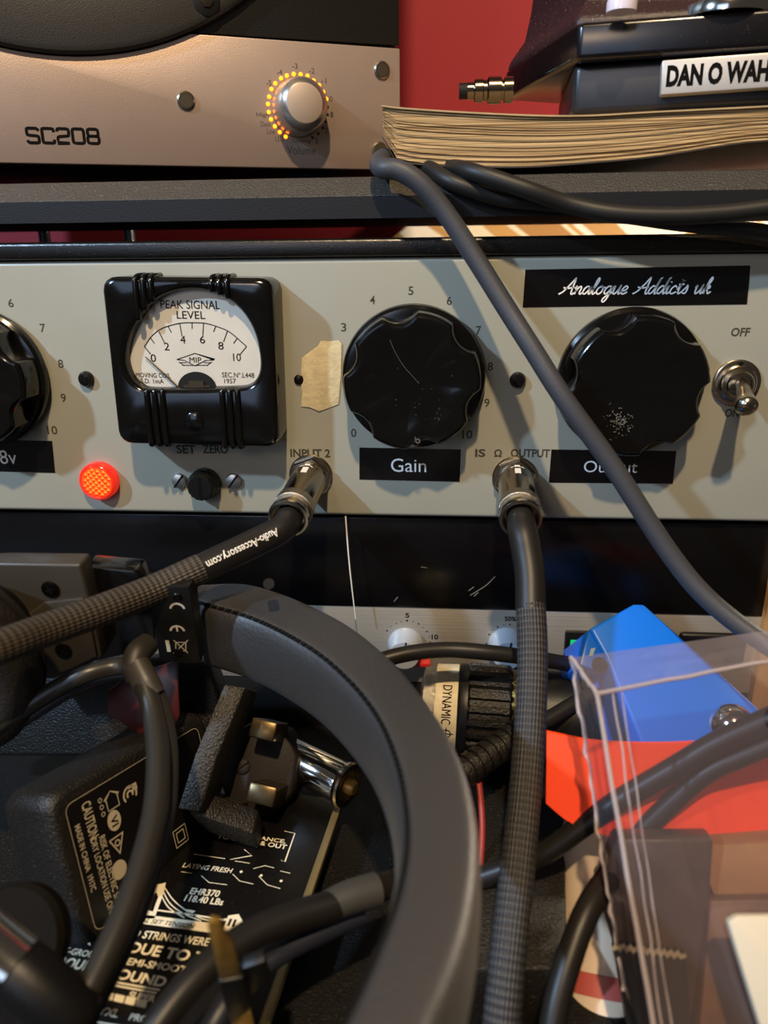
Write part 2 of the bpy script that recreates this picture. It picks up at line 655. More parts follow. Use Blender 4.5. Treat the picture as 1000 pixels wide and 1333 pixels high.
for s_, u, v in (('4', 485, 390.5), ('5', 535, 378.5), ('6', 585, 391.5), ('3', 447.5, 426), ('7', 623, 430), ('8', 638.5, 477), ('9', 634, 524.5), ('0', 460.5, 563.5), ('10', 608.5, 565.5),
                 ('6', 14, 394.5), ('7', 55.5, 427), ('8', 79, 473.5), ('9', 82.5, 518), ('10', 68, 560)):
    w = 3.4 if len(s_) == 1 else 6.5
    MB().tpx(WF, s_, u - w, v - 5.6, u + w, v + 5.6, bold=.012).build('dial_number', INK, panel)
MB().tpx(WF, 'INPUT 2', 378, 584.5, 430, 595.5, bold=.03).build('printed_word', INK, panel)
MB().tpx(WF, 'IS', 618.5, 584.5, 632, 595, bold=.03).build('printed_word', INK, panel)
MB().tpx(WF, '\u03a9', 643.5, 585, 653.5, 595, bold=.03).build('printed_word', INK, panel)
MB().tpx(WF, 'OUTPUT', 665, 584.5, 716, 595.5, bold=.03).build('printed_word', INK, panel)
MB().tpx(WF, 'SET', 229.5, 579, 255, 590.5, bold=.03).build('printed_word', INK, panel)
MB().tpx(WF, 'ZERO', 263.5, 579, 297, 590.5, bold=.03).build('printed_word', INK, panel)
MB().tpx(WF, 'OFF', 952, 426.5, 977, 438, bold=.03, shear=.08).build('printed_word', INK, panel)
MB().tpx(WF, 'ON', 944, 532, 963, 543, bold=.03, shear=.08).build('printed_word', INK, panel)


# printed tape labels
def tape_label(corners, words, name='label_tape', **kw):
    pts = [WF.hit(*p) for p in corners]
    o = MB().prism(WF, pts, 0.02, 0.16).build(name, TAPE_BLACK, amp)
    l = MB()
    for body, box in words:
        l.tpx(WF, body, *box, c=0.22, **kw)
    if words:
        l.build('lettering', WHITE_INK, o)
    return o


tape_label([(468, 624), (598.5, 627), (600, 585), (468, 582.5)], [('Gain', (509, 597, 555, 614.5))])
tape_label([(714.5, 628), (876, 629.5), (880.5, 587), (718, 585)], [('Output', (760, 600, 830, 620))])
tape_label([(-60, 612), (72, 615.5), (68, 574), (-60, 571)], [('48v', (-13, 586, 21, 604))])
GLY = {
    'A': (1.75, [[(0, 0), (.45, .35), (1.0, 1.25), (1.4, 2.0), (1.42, 1.1), (1.45, .15), (1.65, 0), (1.8, .2)], [(.3, .85), (.9, .75), (1.6, .9)]]),
    'n': (1.05, [[(0, .7), (.15, 1), (.2, .6), (.18, 0)], [(.18, .3), (.42, .85), (.65, .98), (.74, .7), (.7, .2), (.85, 0), (1.1, .25)]]),
    'a': (1.0, [[(.72, .85), (.4, 1), (.08, .6), (.1, .12), (.38, .05), (.66, .5), (.8, .98), (.74, .3), (.86, 0), (1.08, .25)]]),
    'l': (.6, [[(0, .2), (.36, 1.1), (.5, 1.8), (.36, 2), (.22, 1.4), (.2, .3), (.36, 0), (.62, .25)]]),
    'o': (.98, [[(.5, 1), (.14, .72), (.1, .22), (.4, 0), (.7, .3), (.7, .8), (.5, 1), (.66, .8), (1.02, .85)]]),
    'g': (1.0, [[(.72, .85), (.4, 1), (.08, .6), (.1, .12), (.38, .05), (.66, .5), (.8, .98), (.74, -.2), (.5, -.95), (.22, -.9), (.3, -.45), (1.05, .25)]]),
    'u': (1.03, [[(0, .7), (.14, 1), (.12, .3), (.3, 0), (.6, .35), (.78, 1), (.74, .3), (.86, 0), (1.1, .25)]]),
    'e': (.78, [[(0, .3), (.5, .5), (.64, .82), (.42, 1), (.14, .7), (.1, .2), (.36, 0), (.8, .25)]]),
    'd': (1.03, [[(.72, .8), (.4, 1), (.08, .6), (.1, .12), (.38, .05), (.66, .6), (.9, 2), (.76, .5), (.86, 0), (1.1, .25)]]),
    'i': (.5, [[(0, .5), (.16, 1), (.12, .3), (.26, 0), (.52, .25)], [(.24, 1.42), (.3, 1.5)]]),
    'c': (.78, [[(.64, .78), (.42, 1), (.1, .65), (.1, .16), (.36, 0), (.8, .25)]]),
    't': (.65, [[(0, .5), (.26, 1.2), (.32, 1.7), (.22, .4), (.36, 0), (.68, .25)], [(0, 1.15), (.6, 1.2)]]),
    's': (.72, [[(0, .25), (.34, .8), (.42, 1.05), (.56, .5), (.44, .05), (.08, .12)]]),
    'k': (.95, [[(0, .3), (.4, 1.3), (.52, 1.85), (.36, 2), (.22, 1.2), (.14, 0)], [(.16, .4), (.5, .98), (.64, .72), (.28, .5), (.5, .35), (.66, 0), (.95, .25)]]),
    ' ': (.75, []),
}
lab = tape_label([(680.5, 400), (972.5, 396), (977, 345.5), (684, 351)], [])
x = 0
strk = []
for ch in 'Analogue Addicts uk':
    adv, ss = GLY[ch]
    for st in ss:
        strk.append([(x + a + .32 * b, b) for a, b in st])
    x += adv
a0, b0 = WF.hit(727, 383); a1, b1 = WF.hit(925, 382)
_, bx = WF.hit(727, 372.8)
sx = (a1 - a0) / (x + .1); sy = bx - b0
l = MB()
for st in strk:
    l.ribbon(WF, [(a0 + a * sx, b0 + (b1 - b0) * a / x + b * sy) for a, b in st], .44, .22)
l.build('script_lettering', WHITE_INK, lab)

# strip of masking tape over the middle screw
TAPE = mat('masking_tape', '#d8c79a', 0.55, var=0.22, vscale=0.22, bump=.5, bscale=.8)
pts = [(393, 466), (402, 459), (414, 450), (418, 443.5), (430, 444), (441, 443), (445, 447), (444, 490), (441, 526), (428, 531), (416, 535), (404, 530), (392, 529), (394, 512), (392, 495)]
m_ = MB()
fp = [WF.hit(*p) for p in pts]
cx = sum(p[0] for p in fp) / len(fp); cy = sum(p[1] for p in fp) / len(fp)
vs = [WF.p(cx, cy, 1.0)] + [WF.p(cx + (p[0] - cx) * k, cy + (p[1] - cy) * k, h + 0.25 * random.random()) for k, h in ((.6, .9), (1, .25)) for p in fp]
n = len(fp)
m_.add(vs, [(0, 1 + i, 1 + (i + 1) % n) for i in range(n)] + [(1 + i, 1 + n + i, 1 + n + (i + 1) % n, 1 + (i + 1) % n) for i in range(n)])
m_.build('masking_tape', TAPE, amp, fix=True)

DARKSCREW = mat('dark_screw', '#2a2520', 0.3, metal=.8)
for u, v in ((113, 493), (674, 494.5), (389.5, 494)):
    a, b = WF.hit(u, v)
    if u == 389.5:
        MB().lathe(WF.at(a, b, 0), [(1.7, 0), (1.7, .5), (1.2, .8)], 20).build('screw', DARKSCREW, amp)
    else:
        phillips(amp, WF, a, b, 2.7, DARKSCREW, h=2.0)

# ---- the meter
MD = 14.0
mf = Fr(PY(249.5, 475, -MD), (1, 0, 0), (0, 0, 1))
mf = mf.at(0, 0, 0, R_(-1.0))
HW, HH = 27.3, 26.9


def sq_r(t, hw, hh, rad):
    """distance from the centre to a rounded rectangle's edge at angle t"""
    c_, s_ = math.cos(t), math.sin(t)
    lo, hi = 0.0, 60.0
    for _ in range(30):
        mid = (lo + hi) / 2
        x_, y_ = abs(mid * c_), abs(mid * s_)
        dx, dy = max(x_ - (hw - rad), 0), max(y_ - (hh - rad), 0)
        inside = math.hypot(dx, dy) <= rad and x_ <= hw and y_ <= hh
        if inside:
            lo = mid
        else:
            hi = mid
    return lo


wpx = [(163.5, 470), (166, 448), (176, 424), (192, 401), (214, 385.5), (240, 379), (266, 380.5), (292, 390), (312, 406), (327, 430), (334, 455), (336, 478), (331, 494), (320, 502.5), (300, 504.5), (250, 505.5), (196, 506), (180, 501), (169, 489)]
wloc = [mf.hit(*p, 0.0) for p in wpx]
wx = sum(p[0] for p in wloc) / len(wloc); wy = sum(p[1] for p in wloc) / len(wloc)
wpoly = [(p.x, p.y) for p in crom([V((p[0], p[1], 0)) for p in wloc], 8, True)]


def win_pt(t, k=1.0):
    """window outline point in direction t from the window's centre"""
    best = None
    c_, s_ = math.cos(t), math.sin(t)
    for i in range(len(wpoly)):
        p1, p2 = wpoly[i], wpoly[(i + 1) % len(wpoly)]
        x1, y1, x2, y2 = p1[0] - wx, p1[1] - wy, p2[0] - wx, p2[1] - wy
        d1 = x1 * s_ - y1 * c_; d2 = x2 * s_ - y2 * c_
        if d1 * d2 <= 0 and d1 != d2:
            f_ = d1 / (d1 - d2)
            X_, Y_ = x1 + (x2 - x1) * f_, y1 + (y2 - y1) * f_
            if X_ * c_ + Y_ * s_ > 0:
                best = (X_, Y_)
    return (wx + best[0] * k, wy + best[1] * k)


NA = 144


def meter_loop(c_, hw, hh, rad):
    out = []
    for i in range(NA):
        t = 2 * math.pi * i / NA
        r = sq_r(t, hw, hh, rad)
        out.append(mf.p(r * math.cos(t), r * math.sin(t), c_))
    return out


def win_loop(c_, grow):
    out = []
    for i in range(NA):
        t = 2 * math.pi * i / NA
        p = win_pt(t)
        d = math.hypot(p[0] - wx, p[1] - wy)
        k = (d + grow) / d
        out.append(mf.p(wx + (p[0] - wx) * k, wy + (p[1] - wy) * k, c_))
    return out


m_ = MB()
m_.loft([meter_loop(-MD + 0.1, HW + .4, HH + .35, 4.2), meter_loop(-MD + 1.2, HW + .4, HH + .35, 4.2), meter_loop(-2.6, HW + .35, HH + .3, 4.2), meter_loop(-1.2, HW + .1, HH + .1, 4.2), meter_loop(-.4, HW - .5, HH - .5, 4.0), meter_loop(0, HW - 1.6, HH - 1.6, 3.4),
         win_loop(0, 2.4), win_loop(-.25, 1.5), win_loop(-1.0, .7), win_loop(-2.2, .25), win_loop(-4.5, 0)], True, (True, False))
bez = m_.build('meter', BLACK_GLOSS, amp, smooth=40)
SCALE = mat('meter_scale', '#ece6da', 0.45, metal=0.1, var=0.06, vscale=.1)
m_ = MB()
m_.add(win_loop(-4.2, .3), [tuple(range(NA))])
plate = m_.build('scale_plate', SCALE, bez)
# arcs, ticks, numbers read off the face
cz = -4.1
L = MB()


def mh(u, v):
    return mf.hit(u, v, cz)


arcp = [(188, 451), (198, 437), (212, 427), (233, 421), (250, 420), (268, 421), (285, 426), (300, 433), (321, 451)]
L.ribbon(mf, [mh(*p) for p in arcp], .28, cz)
for p, q in (((188, 451), (196, 461)), ((196, 440), (201, 447)), ((207, 432), (214, 446)), ((219, 425), (223, 433)), ((234, 421.5), (237, 438)), ((250, 420), (250, 428)), ((265, 421), (264, 437)), ((281, 424), (278, 432)), ((296, 431), (291, 445)), ((309, 440), (304, 447)), ((321, 451), (312, 462))):
    L.ribbon(mf, [mh(*p), mh(*q)], .28, cz)
for s_, u, v in (('2', 217, 451), ('4', 238, 442), ('6', 263.5, 442), ('8', 287.5, 450), ('0', 199.5, 466), ('10', 308.5, 465)):
    w = 3.4 if len(s_) == 1 else 5
    L.tpx(mf, s_, u - w, v - 5, u + w, v + 5, c=cz)
L.tpx(mf, 'PEAK SIGNAL', 209, 391, 286, 402, c=cz)
L.tpx(mf, 'LEVEL', 230, 405, 267, 415, c=cz)
L.tpx(mf, 'MOVING COIL', 177, 485.5, 222, 491.5, c=cz)
L.tpx(mf, 'F.S.D. 1mA', 178, 493, 213, 499, c=cz)
L.tpx(mf, 'SEC.N\u00ba.L448', 289, 485, 331, 491.5, c=cz)
L.tpx(mf, '1957', 292, 493, 307, 499, c=cz)
# winged maker's badge
for pl in ([(230, 468), (253.5, 460), (254, 460), (279, 468), (268, 469), (254, 476), (253, 476), (240, 469), (230, 468)],):
    L.ribbon(mf, [mh(*p) for p in pl], .25, cz, smooth=False)
for pl in ([(233, 472), (243, 472)], [(237, 475.5), (250, 475.5), (254, 476), (258, 475.5), (271, 475.5)], [(265, 472), (275, 472)], [(233, 471), (240, 476)], [(276, 471), (269, 476)]):
    L.ribbon(mf, [mh(*p) for p in pl], .22, cz, smooth=False)
L.tpx(mf, 'MIP', 246.5, 465, 262, 472, c=cz)
L.build('scale_markings', INK_BLACK, bez)
# dark opening with the movement below the scale
m_ = MB()
ctr = mh(257, 506)
rr = abs(mh(282, 500)[0] - ctr[0])
m_.add([mf.p(ctr[0] + rr * math.cos(math.pi * i / 24), ctr[1] + rr * .85 * math.sin(math.pi * i / 24), cz + .05) for i in range(25)], [tuple(range(25))])
m_.build('movement_opening', mat('movement_dark', '#14120f', .5), bez)
m_ = MB()
m_.box(mf.at(ctr[0], ctr[1] + 2.0, cz), -2.5, 2.5, -1.5, .6, 0.1, .8)
m_.box(mf.at(ctr[0], ctr[1] + 1.2, cz), -4.5, 4.5, -1.5, .0, 0.1, .6)
m_.build('movement', mat('movement_metal', '#5c5040', .4, metal=.7), bez)
n0, n1 = mh(190, 464), mh(234, 505)
MB().tube([mf.p(n0[0], n0[1], cz + .7), mf.p(n1[0], n1[1], cz + .7)], [.16, .3], 8, smooth=False).build('needle', mat('needle_dark', '#3a332a', .5), bez)
m_ = MB()
m_.add(win_loop(-2.3, .1), [tuple(range(NA))])
m_.build('glass', clear_mat('meter_glass', '#f6f6f4', 0.03), bez)
# moulded ribs
for side, us in (('t', (176, 186, 196)), ('t', (275, 285, 295)), ('b', (194, 204, 214)), ('b', (291, 301, 311))):
    for u in us:
        if side == 't':
            a, _ = mf.hit(u, 365)
            te = None
            for i in range(NA):
                p = win_pt(2 * math.pi * i / NA)
                if abs(p[0] - a) < .7 and p[1] > wy:
                    te = p[1]
            b_in = (te if te else 14) + 1.6
            pts = [mf.p(a, HH + .55, -9), mf.p(a, HH + .45, -3), mf.p(a, HH - .1, -.7), mf.p(a, HH - 1.5, .25), mf.p(a, b_in + 1, .25), mf.p(a, b_in - .5, -.6)]
        else:
            a, _ = mf.hit(u, 540)
            b_in = mf.hit(u, 505)[1] - 1.6
            pts = [mf.p(a, -HH - .55, -9), mf.p(a, -HH - .45, -3), mf.p(a, -HH + .1, -.7), mf.p(a, -HH + 1.5, .25), mf.p(a, b_in - 1, .25), mf.p(a, b_in + .6, -.6)]
        MB().tube(pts, .95, 12, 6).build('moulded_rib', BLACK_GLOSS, bez, smooth=60)
a, b = mf.hit(253, 549)
f = mf.at(a, b, 0, R_(-28))
z_ = MB().lathe(f, [(3.1, -.5), (3.1, .35), (2.7, .6), (.2, .75)], 32).build('zero_screw', BLACK_GLOSS, bez)
MB().box(f, -2.9, 2.9, -.45, .45, .5, .85).build('screw_slot', INK_BLACK, bez)

# ---- pilot lamp
a, b = WF.hit(132, 624)
f = WF.at(a, b, 0)
LAMP = bpy.data.materials.new('pilot_lens')
LAMP.use_nodes = True
nt = LAMP.node_tree
bb = nt.nodes['Principled BSDF']
bb.inputs['Base Color'].default_value = (.75, .02, .01, 1); bb.inputs['Roughness'].default_value = .15
bb.inputs['Emission Color'].default_value = (1, .035, .012, 1)
bb.inputs['Emission Strength'].default_value = .45
m_ = MB()
m_.lathe(f, [(6.9, 0), (6.9, 3.2), (6.6, 3.9), (6.0, 4.3), (5.6, 4.2)], 48, cap=(True, False))
pl_ = m_.build('pilot_lamp', LAMP, amp)
m_ = MB()
st_ = 1.5
for i in range(-4, 5):
    for j in range(-4, 5):
        x_, y_ = i * st_, j * st_
        r = math.hypot(x_, y_)
        if r > 5.3:
            continue
        fz = 4.0 + 1.2 * (1 - (r / 6) ** 2)
        g = f.at(0, 0, 0, R_(35))
        vs = [g.p(x_ - st_ / 2, y_ - st_ / 2, fz - .3), g.p(x_ + st_ / 2, y_ - st_ / 2, fz - .3), g.p(x_ + st_ / 2, y_ + st_ / 2, fz - .3), g.p(x_ - st_ / 2, y_ + st_ / 2, fz - .3), g.p(x_, y_, fz + .55)]
        m_.add(vs, [(0, 1, 4), (1, 2, 4), (2, 3, 4), (3, 0, 4)])
LAMP2 = bpy.data.materials.new('pilot_facets')
LAMP2.use_nodes = True
nt = LAMP2.node_tree
bb = nt.nodes['Principled BSDF']
bb.inputs['Base Color'].default_value = (.7, .03, .01, 1); bb.inputs['Roughness'].default_value = .15
tc = nt.nodes.new('ShaderNodeTexCoord')
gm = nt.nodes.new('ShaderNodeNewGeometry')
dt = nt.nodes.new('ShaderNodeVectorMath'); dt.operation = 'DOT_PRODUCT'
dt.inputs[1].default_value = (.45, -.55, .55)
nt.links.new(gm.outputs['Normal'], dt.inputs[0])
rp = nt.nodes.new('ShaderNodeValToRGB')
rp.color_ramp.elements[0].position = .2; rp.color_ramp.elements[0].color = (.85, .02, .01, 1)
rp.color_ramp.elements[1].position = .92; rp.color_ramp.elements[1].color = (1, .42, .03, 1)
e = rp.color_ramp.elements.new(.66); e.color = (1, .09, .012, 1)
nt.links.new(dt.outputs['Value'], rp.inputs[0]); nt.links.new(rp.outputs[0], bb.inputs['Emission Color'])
bb.inputs['Emission Strength'].default_value = 1.0
m_.lathe(f, [(5.7, 3.9), (5.6, 4.0), (.2, 4.6)], 36, cap=(False, True))
m_.build('facets', LAMP2, pl_, smooth=10)

# ---- fuse holder / set-zero control
a, b = WF.hit(268, 628)
f = WF.at(a, b, 0)
m_ = MB()
m_.lathe(f, [(5.6, 0), (5.6, 3.4), (5.0, 4.2), (4.8, 6.5), (4.3, 7.2), (.2, 7.2)], 40, mod=lambda r, h, t: r + (.14 * math.cos(24 * t) if h > 4 and r > 3 else 0))
fh = m_.build('set_zero_control', BLACK_SATIN, amp)
MB().box(f.at(0, 0, 0, R_(90)), -4.0, 4.0, -.55, .55, 6.6, 7.35).build('slot', INK_BLACK, fh)
for u, v, an in ((234, 625.5, R_(52)), (304.5, 625.5, R_(52))):
    a, b = WF.hit(u, v)
    slotted(amp, WF, a, b, 2.9, mat('screw_silver', '#b9b4ab', .4, metal=.9), ang=an)

# ---- toggle switch
a, b = WF.hit(958, 498)
f = WF.at(a, b, 0)
m_ = MB()
m_.lathe(f, [(7.6, .1), (7.6, 1.0), (7.1, 1.3), (6.2, 1.3)], 48)
m_.lathe(f, [(6.0, 1.0), (6.0, 2.4), (5.5, 2.8), (4.5, 2.8)], 48)
tg = m_.build('toggle_switch', NICKEL, amp)
MB().lathe(f, [(4.4, 1.5), (4.4, 4.6), (4.0, 5.1), (3.4, 5.1), (3.2, 4.0)], 40).build('bushing', NICKEL, tg)
tip = PY(972, 529, -19)
MB().tube([f.p(0.2, .6, 2.5), f.p(.4, -.2, 5), tip.lerp(f.p(.4, -.2, 5), .55), tip.lerp(f.p(.4, -.2, 5), .2), tip, tip + V((.15, -1.2, -.8))], [2.0, 2.0, 2.4, 3.1, 3.4, 1.8], 24, 6).build('lever', NICKEL, tg)
MB().box(f, -.5, .5, 6.2, 7.0, 1.0, 2.9).build('keyway', INK_BLACK, tg)

# ---- jack sockets
for u, v in ((405, 619), (670, 622)):
    a, b = WF.hit(u, v)
    f = WF.at(a, b, 0, R_(20))
    m_ = MB()
    m_.lathe(f, [(7.8, 0.05), (7.8, .6), (7.5, .9)], 40)
    m_.lathe(f, [(7.2, .8), (7.4, 1.4), (7.4, 2.8), (6.9, 3.3), (6.2, 3.4), (4.2, 3.4)], 6)
    m_.build('jack_socket', NICKEL, amp, smooth=20)
# a thread of wire hanging from the panel edge
m_ = MB()
m_.tube([PY(450, 672, -.4), PY(452, 700, -1), PY(456, 745, -1.6), PY(463, 806, -2.2)], [.28, .28, .26, .2], 8)
tag(m_.build('wire_strand', mat('wire_white', '#e6e2da', .4)), 'thin white strand hanging down from the amplifier edge over the black blank panel', 'strand')

# ------------------------------------------------------------------ blank panel and the unit below
BY = 3.0
t0 = PY(500, 674, BY).z; t1 = PY(500, 790.5, BY).z
xr = PY(996.5, 780, BY).x
bf = Fr((0, BY, 0), (1, 0, 0), (0, 0, 1))
o = MB().box(bf, -250, xr, t1 + .2, t0 - .1, -8, 0).build('blank_panel', mat('blank_panel_gloss', '#0a090a', 0.24, spec=.5, rvar=.05), bevel=.4)
tag(o, 'plain glossy black blank rack panel below the grey amplifier', 'rack panel')
m_ = MB()
for pl in ([(612, 775), (622, 769), (634, 761), (645, 750)], [(617, 776), (623, 771)], [(610, 769), (617, 764)], [(548, 738), (556, 739)], [(513, 783), (518, 777)]):
    m_.ribbon(bf, [bf.hit(*p) for p in pl], .35, .05)
m_.build('scratches', mat('panel_scratch', '#6d6a64', .7), o)

unit = thing('rack_unit', 'silver rack unit with pale knobs under the black blank panel', 'rack unit', (0, 60, -50))
ALU = mat('brushed_aluminium', '#b3aea4', 0.4, metal=.55, bump=.25, bscale=.8, aniso=(.03, 1, 1.6))
UB = PY(500, 888, BY).z
lo_ = MB().box(bf, -250, xr, DESK, UB - .6, -140, -1.2).build('lower_panel', mat('lower_panel_black', '#100e0d', .5), bevel=.4)
tag(lo_, 'dark panel at the bottom of the rack below the silver unit', 'rack panel')
up = MB().box(bf, -250, xr, UB, t1 - .1, -140, -.6).build('front_panel', ALU, unit, bevel=.5)
UC = 0.0
d_ = MB()
for u, v, r in ((504, 821, 1.2), (509, 815, .7), (516, 811.5, .8), (522, 809, .7), (530, 808, 1.4), (538, 809, .7), (545, 812, 1.2), (551, 817, .7), (556, 822, 1.2), (559, 829, .7), (560, 836, 1.2),
                (633, 838, 1.2), (637, 826, 1.2), (641, 820, .7), (648, 816, 1.2), (656, 813.5, .7), (664, 813, 1.2), (673, 815, .7)):
    a, b = bf.hit(u, v, -.5)
    d_.disc(bf, a, b, r * .27, -.5, 12)
d_.tpx(bf, '5', 527.5, 798, 533, 804, c=-.5, bold=.02)
d_.tpx(bf, '10', 562, 826, 570.5, 832.5, c=-.5, bold=.02)
d_.tpx(bf, '50%', 657, 802.5, 672, 808.5, c=-.5, bold=.02)
d_.build('scale_markings', INK_BLACK, up)
PALE = mat('pale_knob', '#a3abb6', .22, spec=.6, coat=.3)
for u, v, an in ((528, 838, 83), (659, 838, 80)):
    a, b = bf.hit(u, v, -.5)
    f = bf.at(a, b, -.6)
    k = MB().lathe(f, [(6.8, 0), (6.8, 2), (6.2, 3), (6.0, 8.5), (5.5, 9.5), (.2, 9.5)], 40).build('control_knob', PALE, unit)
    MB().box(f.at(0, 0, 0, R_(an)), 0.2, 5.6, -.28, .28, 9.3, 9.75).build('pointer', mat('pointer_dark', '#141838', .4), k)
a, b = bf.hit(552, 858, -.5)
MB().box(bf.at(a, b, -.6), -2.6, 2.6, -.9, .9, 0, 5).build('red_button', mat('red_plastic', '#c82c2c', .3), unit, bevel=.4)
# little green display in a black bezel
q0, q1 = bf.hit(736, 820, 0), bf.hit(842, 885, 0)
dw = MB().box(bf, q0[0], q1[0] + 6, q1[1], q0[1], -.5, 1.6).build('display_bezel', BLACK_SATIN, unit, bevel=.6)
q0, q1 = bf.hit(743, 833, 1.7), bf.hit(800, 870, 1.7)
MB().box(bf, q0[0], q1[0], q1[1], q0[1], 1.5, 1.7).build('display_screen', mat('green_display', '#0d8a52', .3, emit='#12a860', estr=1.0), dw)
q0, q1 = bf.hit(884, 821, 0), bf.hit(966, 862, 0)
MB().box(bf, q0[0], q1[0], q1[1], q0[1], -.5, 2.4).build('rocker_switch', BLACK_SATIN, unit, bevel=2.2, seg=4)

# ------------------------------------------------------------------ shelf
sh = MB()
SY = -4.0
zb = PY(260, 287.5, SY).z; zf = PY(260, 258.5, SY).z
zt = PY(260, 236, SY + 7).z
prof = [(SY, zb), (SY, zf - .3), (SY + .5, zf), (SY + 7, zt), (SY + 9, zt + .4), (105, zt + .4), (105, zb)]
pf = Fr((0, 0, 0), (0, 1, 0), (0, 0, 1))       # a = Y, b = Z, c = X
sh.prism(pf, prof, -340, 230)
shelf = sh.build('shelf', mat('shelf_front_coat', '#141518', 0.55, spec=.3, bump=.25, bscale=2.0), smooth=20)
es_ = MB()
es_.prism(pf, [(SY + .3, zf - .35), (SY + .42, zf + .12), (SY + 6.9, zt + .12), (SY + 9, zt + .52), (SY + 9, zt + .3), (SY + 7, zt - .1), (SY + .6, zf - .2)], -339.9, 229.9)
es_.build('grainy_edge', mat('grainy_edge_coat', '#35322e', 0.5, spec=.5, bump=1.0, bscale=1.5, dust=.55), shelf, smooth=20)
tag(shelf, 'black speckled shelf board carrying the monitor speaker, above the grey amplifier', 'shelf')
for u in (57, 168):
    p0 = PY(u, 303, 110)
    MB().tube([V((p0.x, 110, 93.0)), V((p0.x, 110, zb + .5))], 2.6, 16, smooth=False).build('support_post', mat('post_grey', '#5c5f69', .35, metal=.6), shelf)
SHT = zt + .4

# posters seen through the gap under the shelf
ppx = []
pm = bpy.data.materials.new('striped_print'); pm.use_nodes = True
nt = pm.node_tree; bb = nt.nodes['Principled BSDF']; bb.inputs['Roughness'].default_value = .6
tc = nt.nodes.new('ShaderNodeTexCoord'); mp = nt.nodes.new('ShaderNodeMapping')
mp.inputs['Rotation'].default_value = (0, R_(52), 0)
mp.inputs['Scale'].default_value = (30, 30, 30)
wv = nt.nodes.new('ShaderNodeTexNoise'); wv.inputs['Scale'].default_value = 1.4; wv.inputs['Detail'].default_value = 0
mp2 = nt.nodes.new('ShaderNodeMapping'); mp2.inputs['Scale'].default_value = (1, .1, .05)
rp = nt.nodes.new('ShaderNodeValToRGB'); rp.color_ramp.interpolation = 'CONSTANT'
rp.color_ramp.elements[0].color = lin('#c79a63')
for pos, cc in ((.42, '#f6f2ee'), (.5, '#d2a468'), (.55, '#f6ecd8'), (.61, '#b98a55')):
    e = rp.color_ramp.elements.new(pos); e.color = lin(cc)
rp.color_ramp.elements[-1].color = lin('#e8d9b8')
nt.links.new(tc.outputs['Object'], mp.inputs[0]); nt.links.new(mp.outputs[0], mp2.inputs[0]); nt.links.new(mp2.outputs[0], wv.inputs['Vector'])
nt.links.new(wv.outputs['Fac'], rp.inputs[0]); nt.links.new(rp.outputs[0], bb.inputs['Base Color'])
PYY = 285
q0 = PY(512, 330, PYY); q1 = PY(1010, 250, PYY)
o = MB().prism(WF, [(q0.x - 6, 93), (q0.x + 22, 114), (q1.x + 140, 114), (q1.x + 140, 93)], -PYY, -PYY + .4).build('printed_sheet', pm)
tag(o, 'tan and white striped sheet standing behind the amplifier, seen under the shelf', 'printed sheet')

# ------------------------------------------------------------------ studio monitor
sp_o = PY(521.5, 222, 72)
yaw = R_(22.3)
sf = Fr(sp_o, (math.cos(yaw), math.sin(yaw), 0), (0, 0, 1))
mon = thing('monitor_speaker', 'studio monitor speaker with champagne metal front and orange-lit volume knob', 'speaker', (sp_o.x - 100, sp_o.y, SHT))
CHAMP = mat('champagne_metal', '#ad988a', 0.42, metal=.45, bump=.12, bscale=3, var=.03)
CABM = mat('cabinet_black', '#15130f', .5, bump=.3, bscale=2)
SPW = 256.0
MB().box(sf, -SPW, 0, 0.2, 390, -230, -4.2).build('cabinet', CABM, mon, bevel=1)
arc = [(-60, 38), (-30, 51), (0, 61), (50, 70), (100, 73), (150, 70.5), (200, 61), (247, 43.5)]
A_ = [sf.hit(*p) for p in arc]
sil = [(-SPW, 0.2)] + [(-SPW, 60)]
# circle of the woofer ring through three points of that arc
(x1, y1), (x2, y2), (x3, y3) = A_[2], A_[4], A_[7]
dd = 2 * (x1 * (y2 - y3) + x2 * (y3 - y1) + x3 * (y1 - y2))
cx = ((x1 ** 2 + y1 ** 2) * (y2 - y3) + (x2 ** 2 + y2 ** 2) * (y3 - y1) + (x3 ** 2 + y3 ** 2) * (y1 - y2)) / dd
cy = ((x1 ** 2 + y1 ** 2) * (x3 - x2) + (x2 ** 2 + y2 ** 2) * (x1 - x3) + (x3 ** 2 + y3 ** 2) * (x2 - x1)) / dd
WR = math.hypot(x1 - cx, y1 - cy)
t_end = math.atan2(A_[7][1] - cy, A_[7][0] - cx)
t_beg = -math.pi - t_end
poly = [(-SPW, .2), (0, .2), (0, sf.hit(521, 63)[1])]
poly += [(cx + WR * math.cos(t_end + (t_beg - t_end) * i / 40), cy + WR * math.sin(t_end + (t_beg - t_end) * i / 40)) for i in range(41)]
poly = [p for p in poly if p[0] >= -SPW] + [(-SPW, cy + WR * math.sin(t_beg))]
MB().prism(sf, poly, -3.6, 0).build('front_plate', CHAMP, mon, bevel=.5)
fplate = bpy.context.scene.objects['front_plate']
fplate = [o for o in mon.children if o.name.startswith('front_plate')][0]
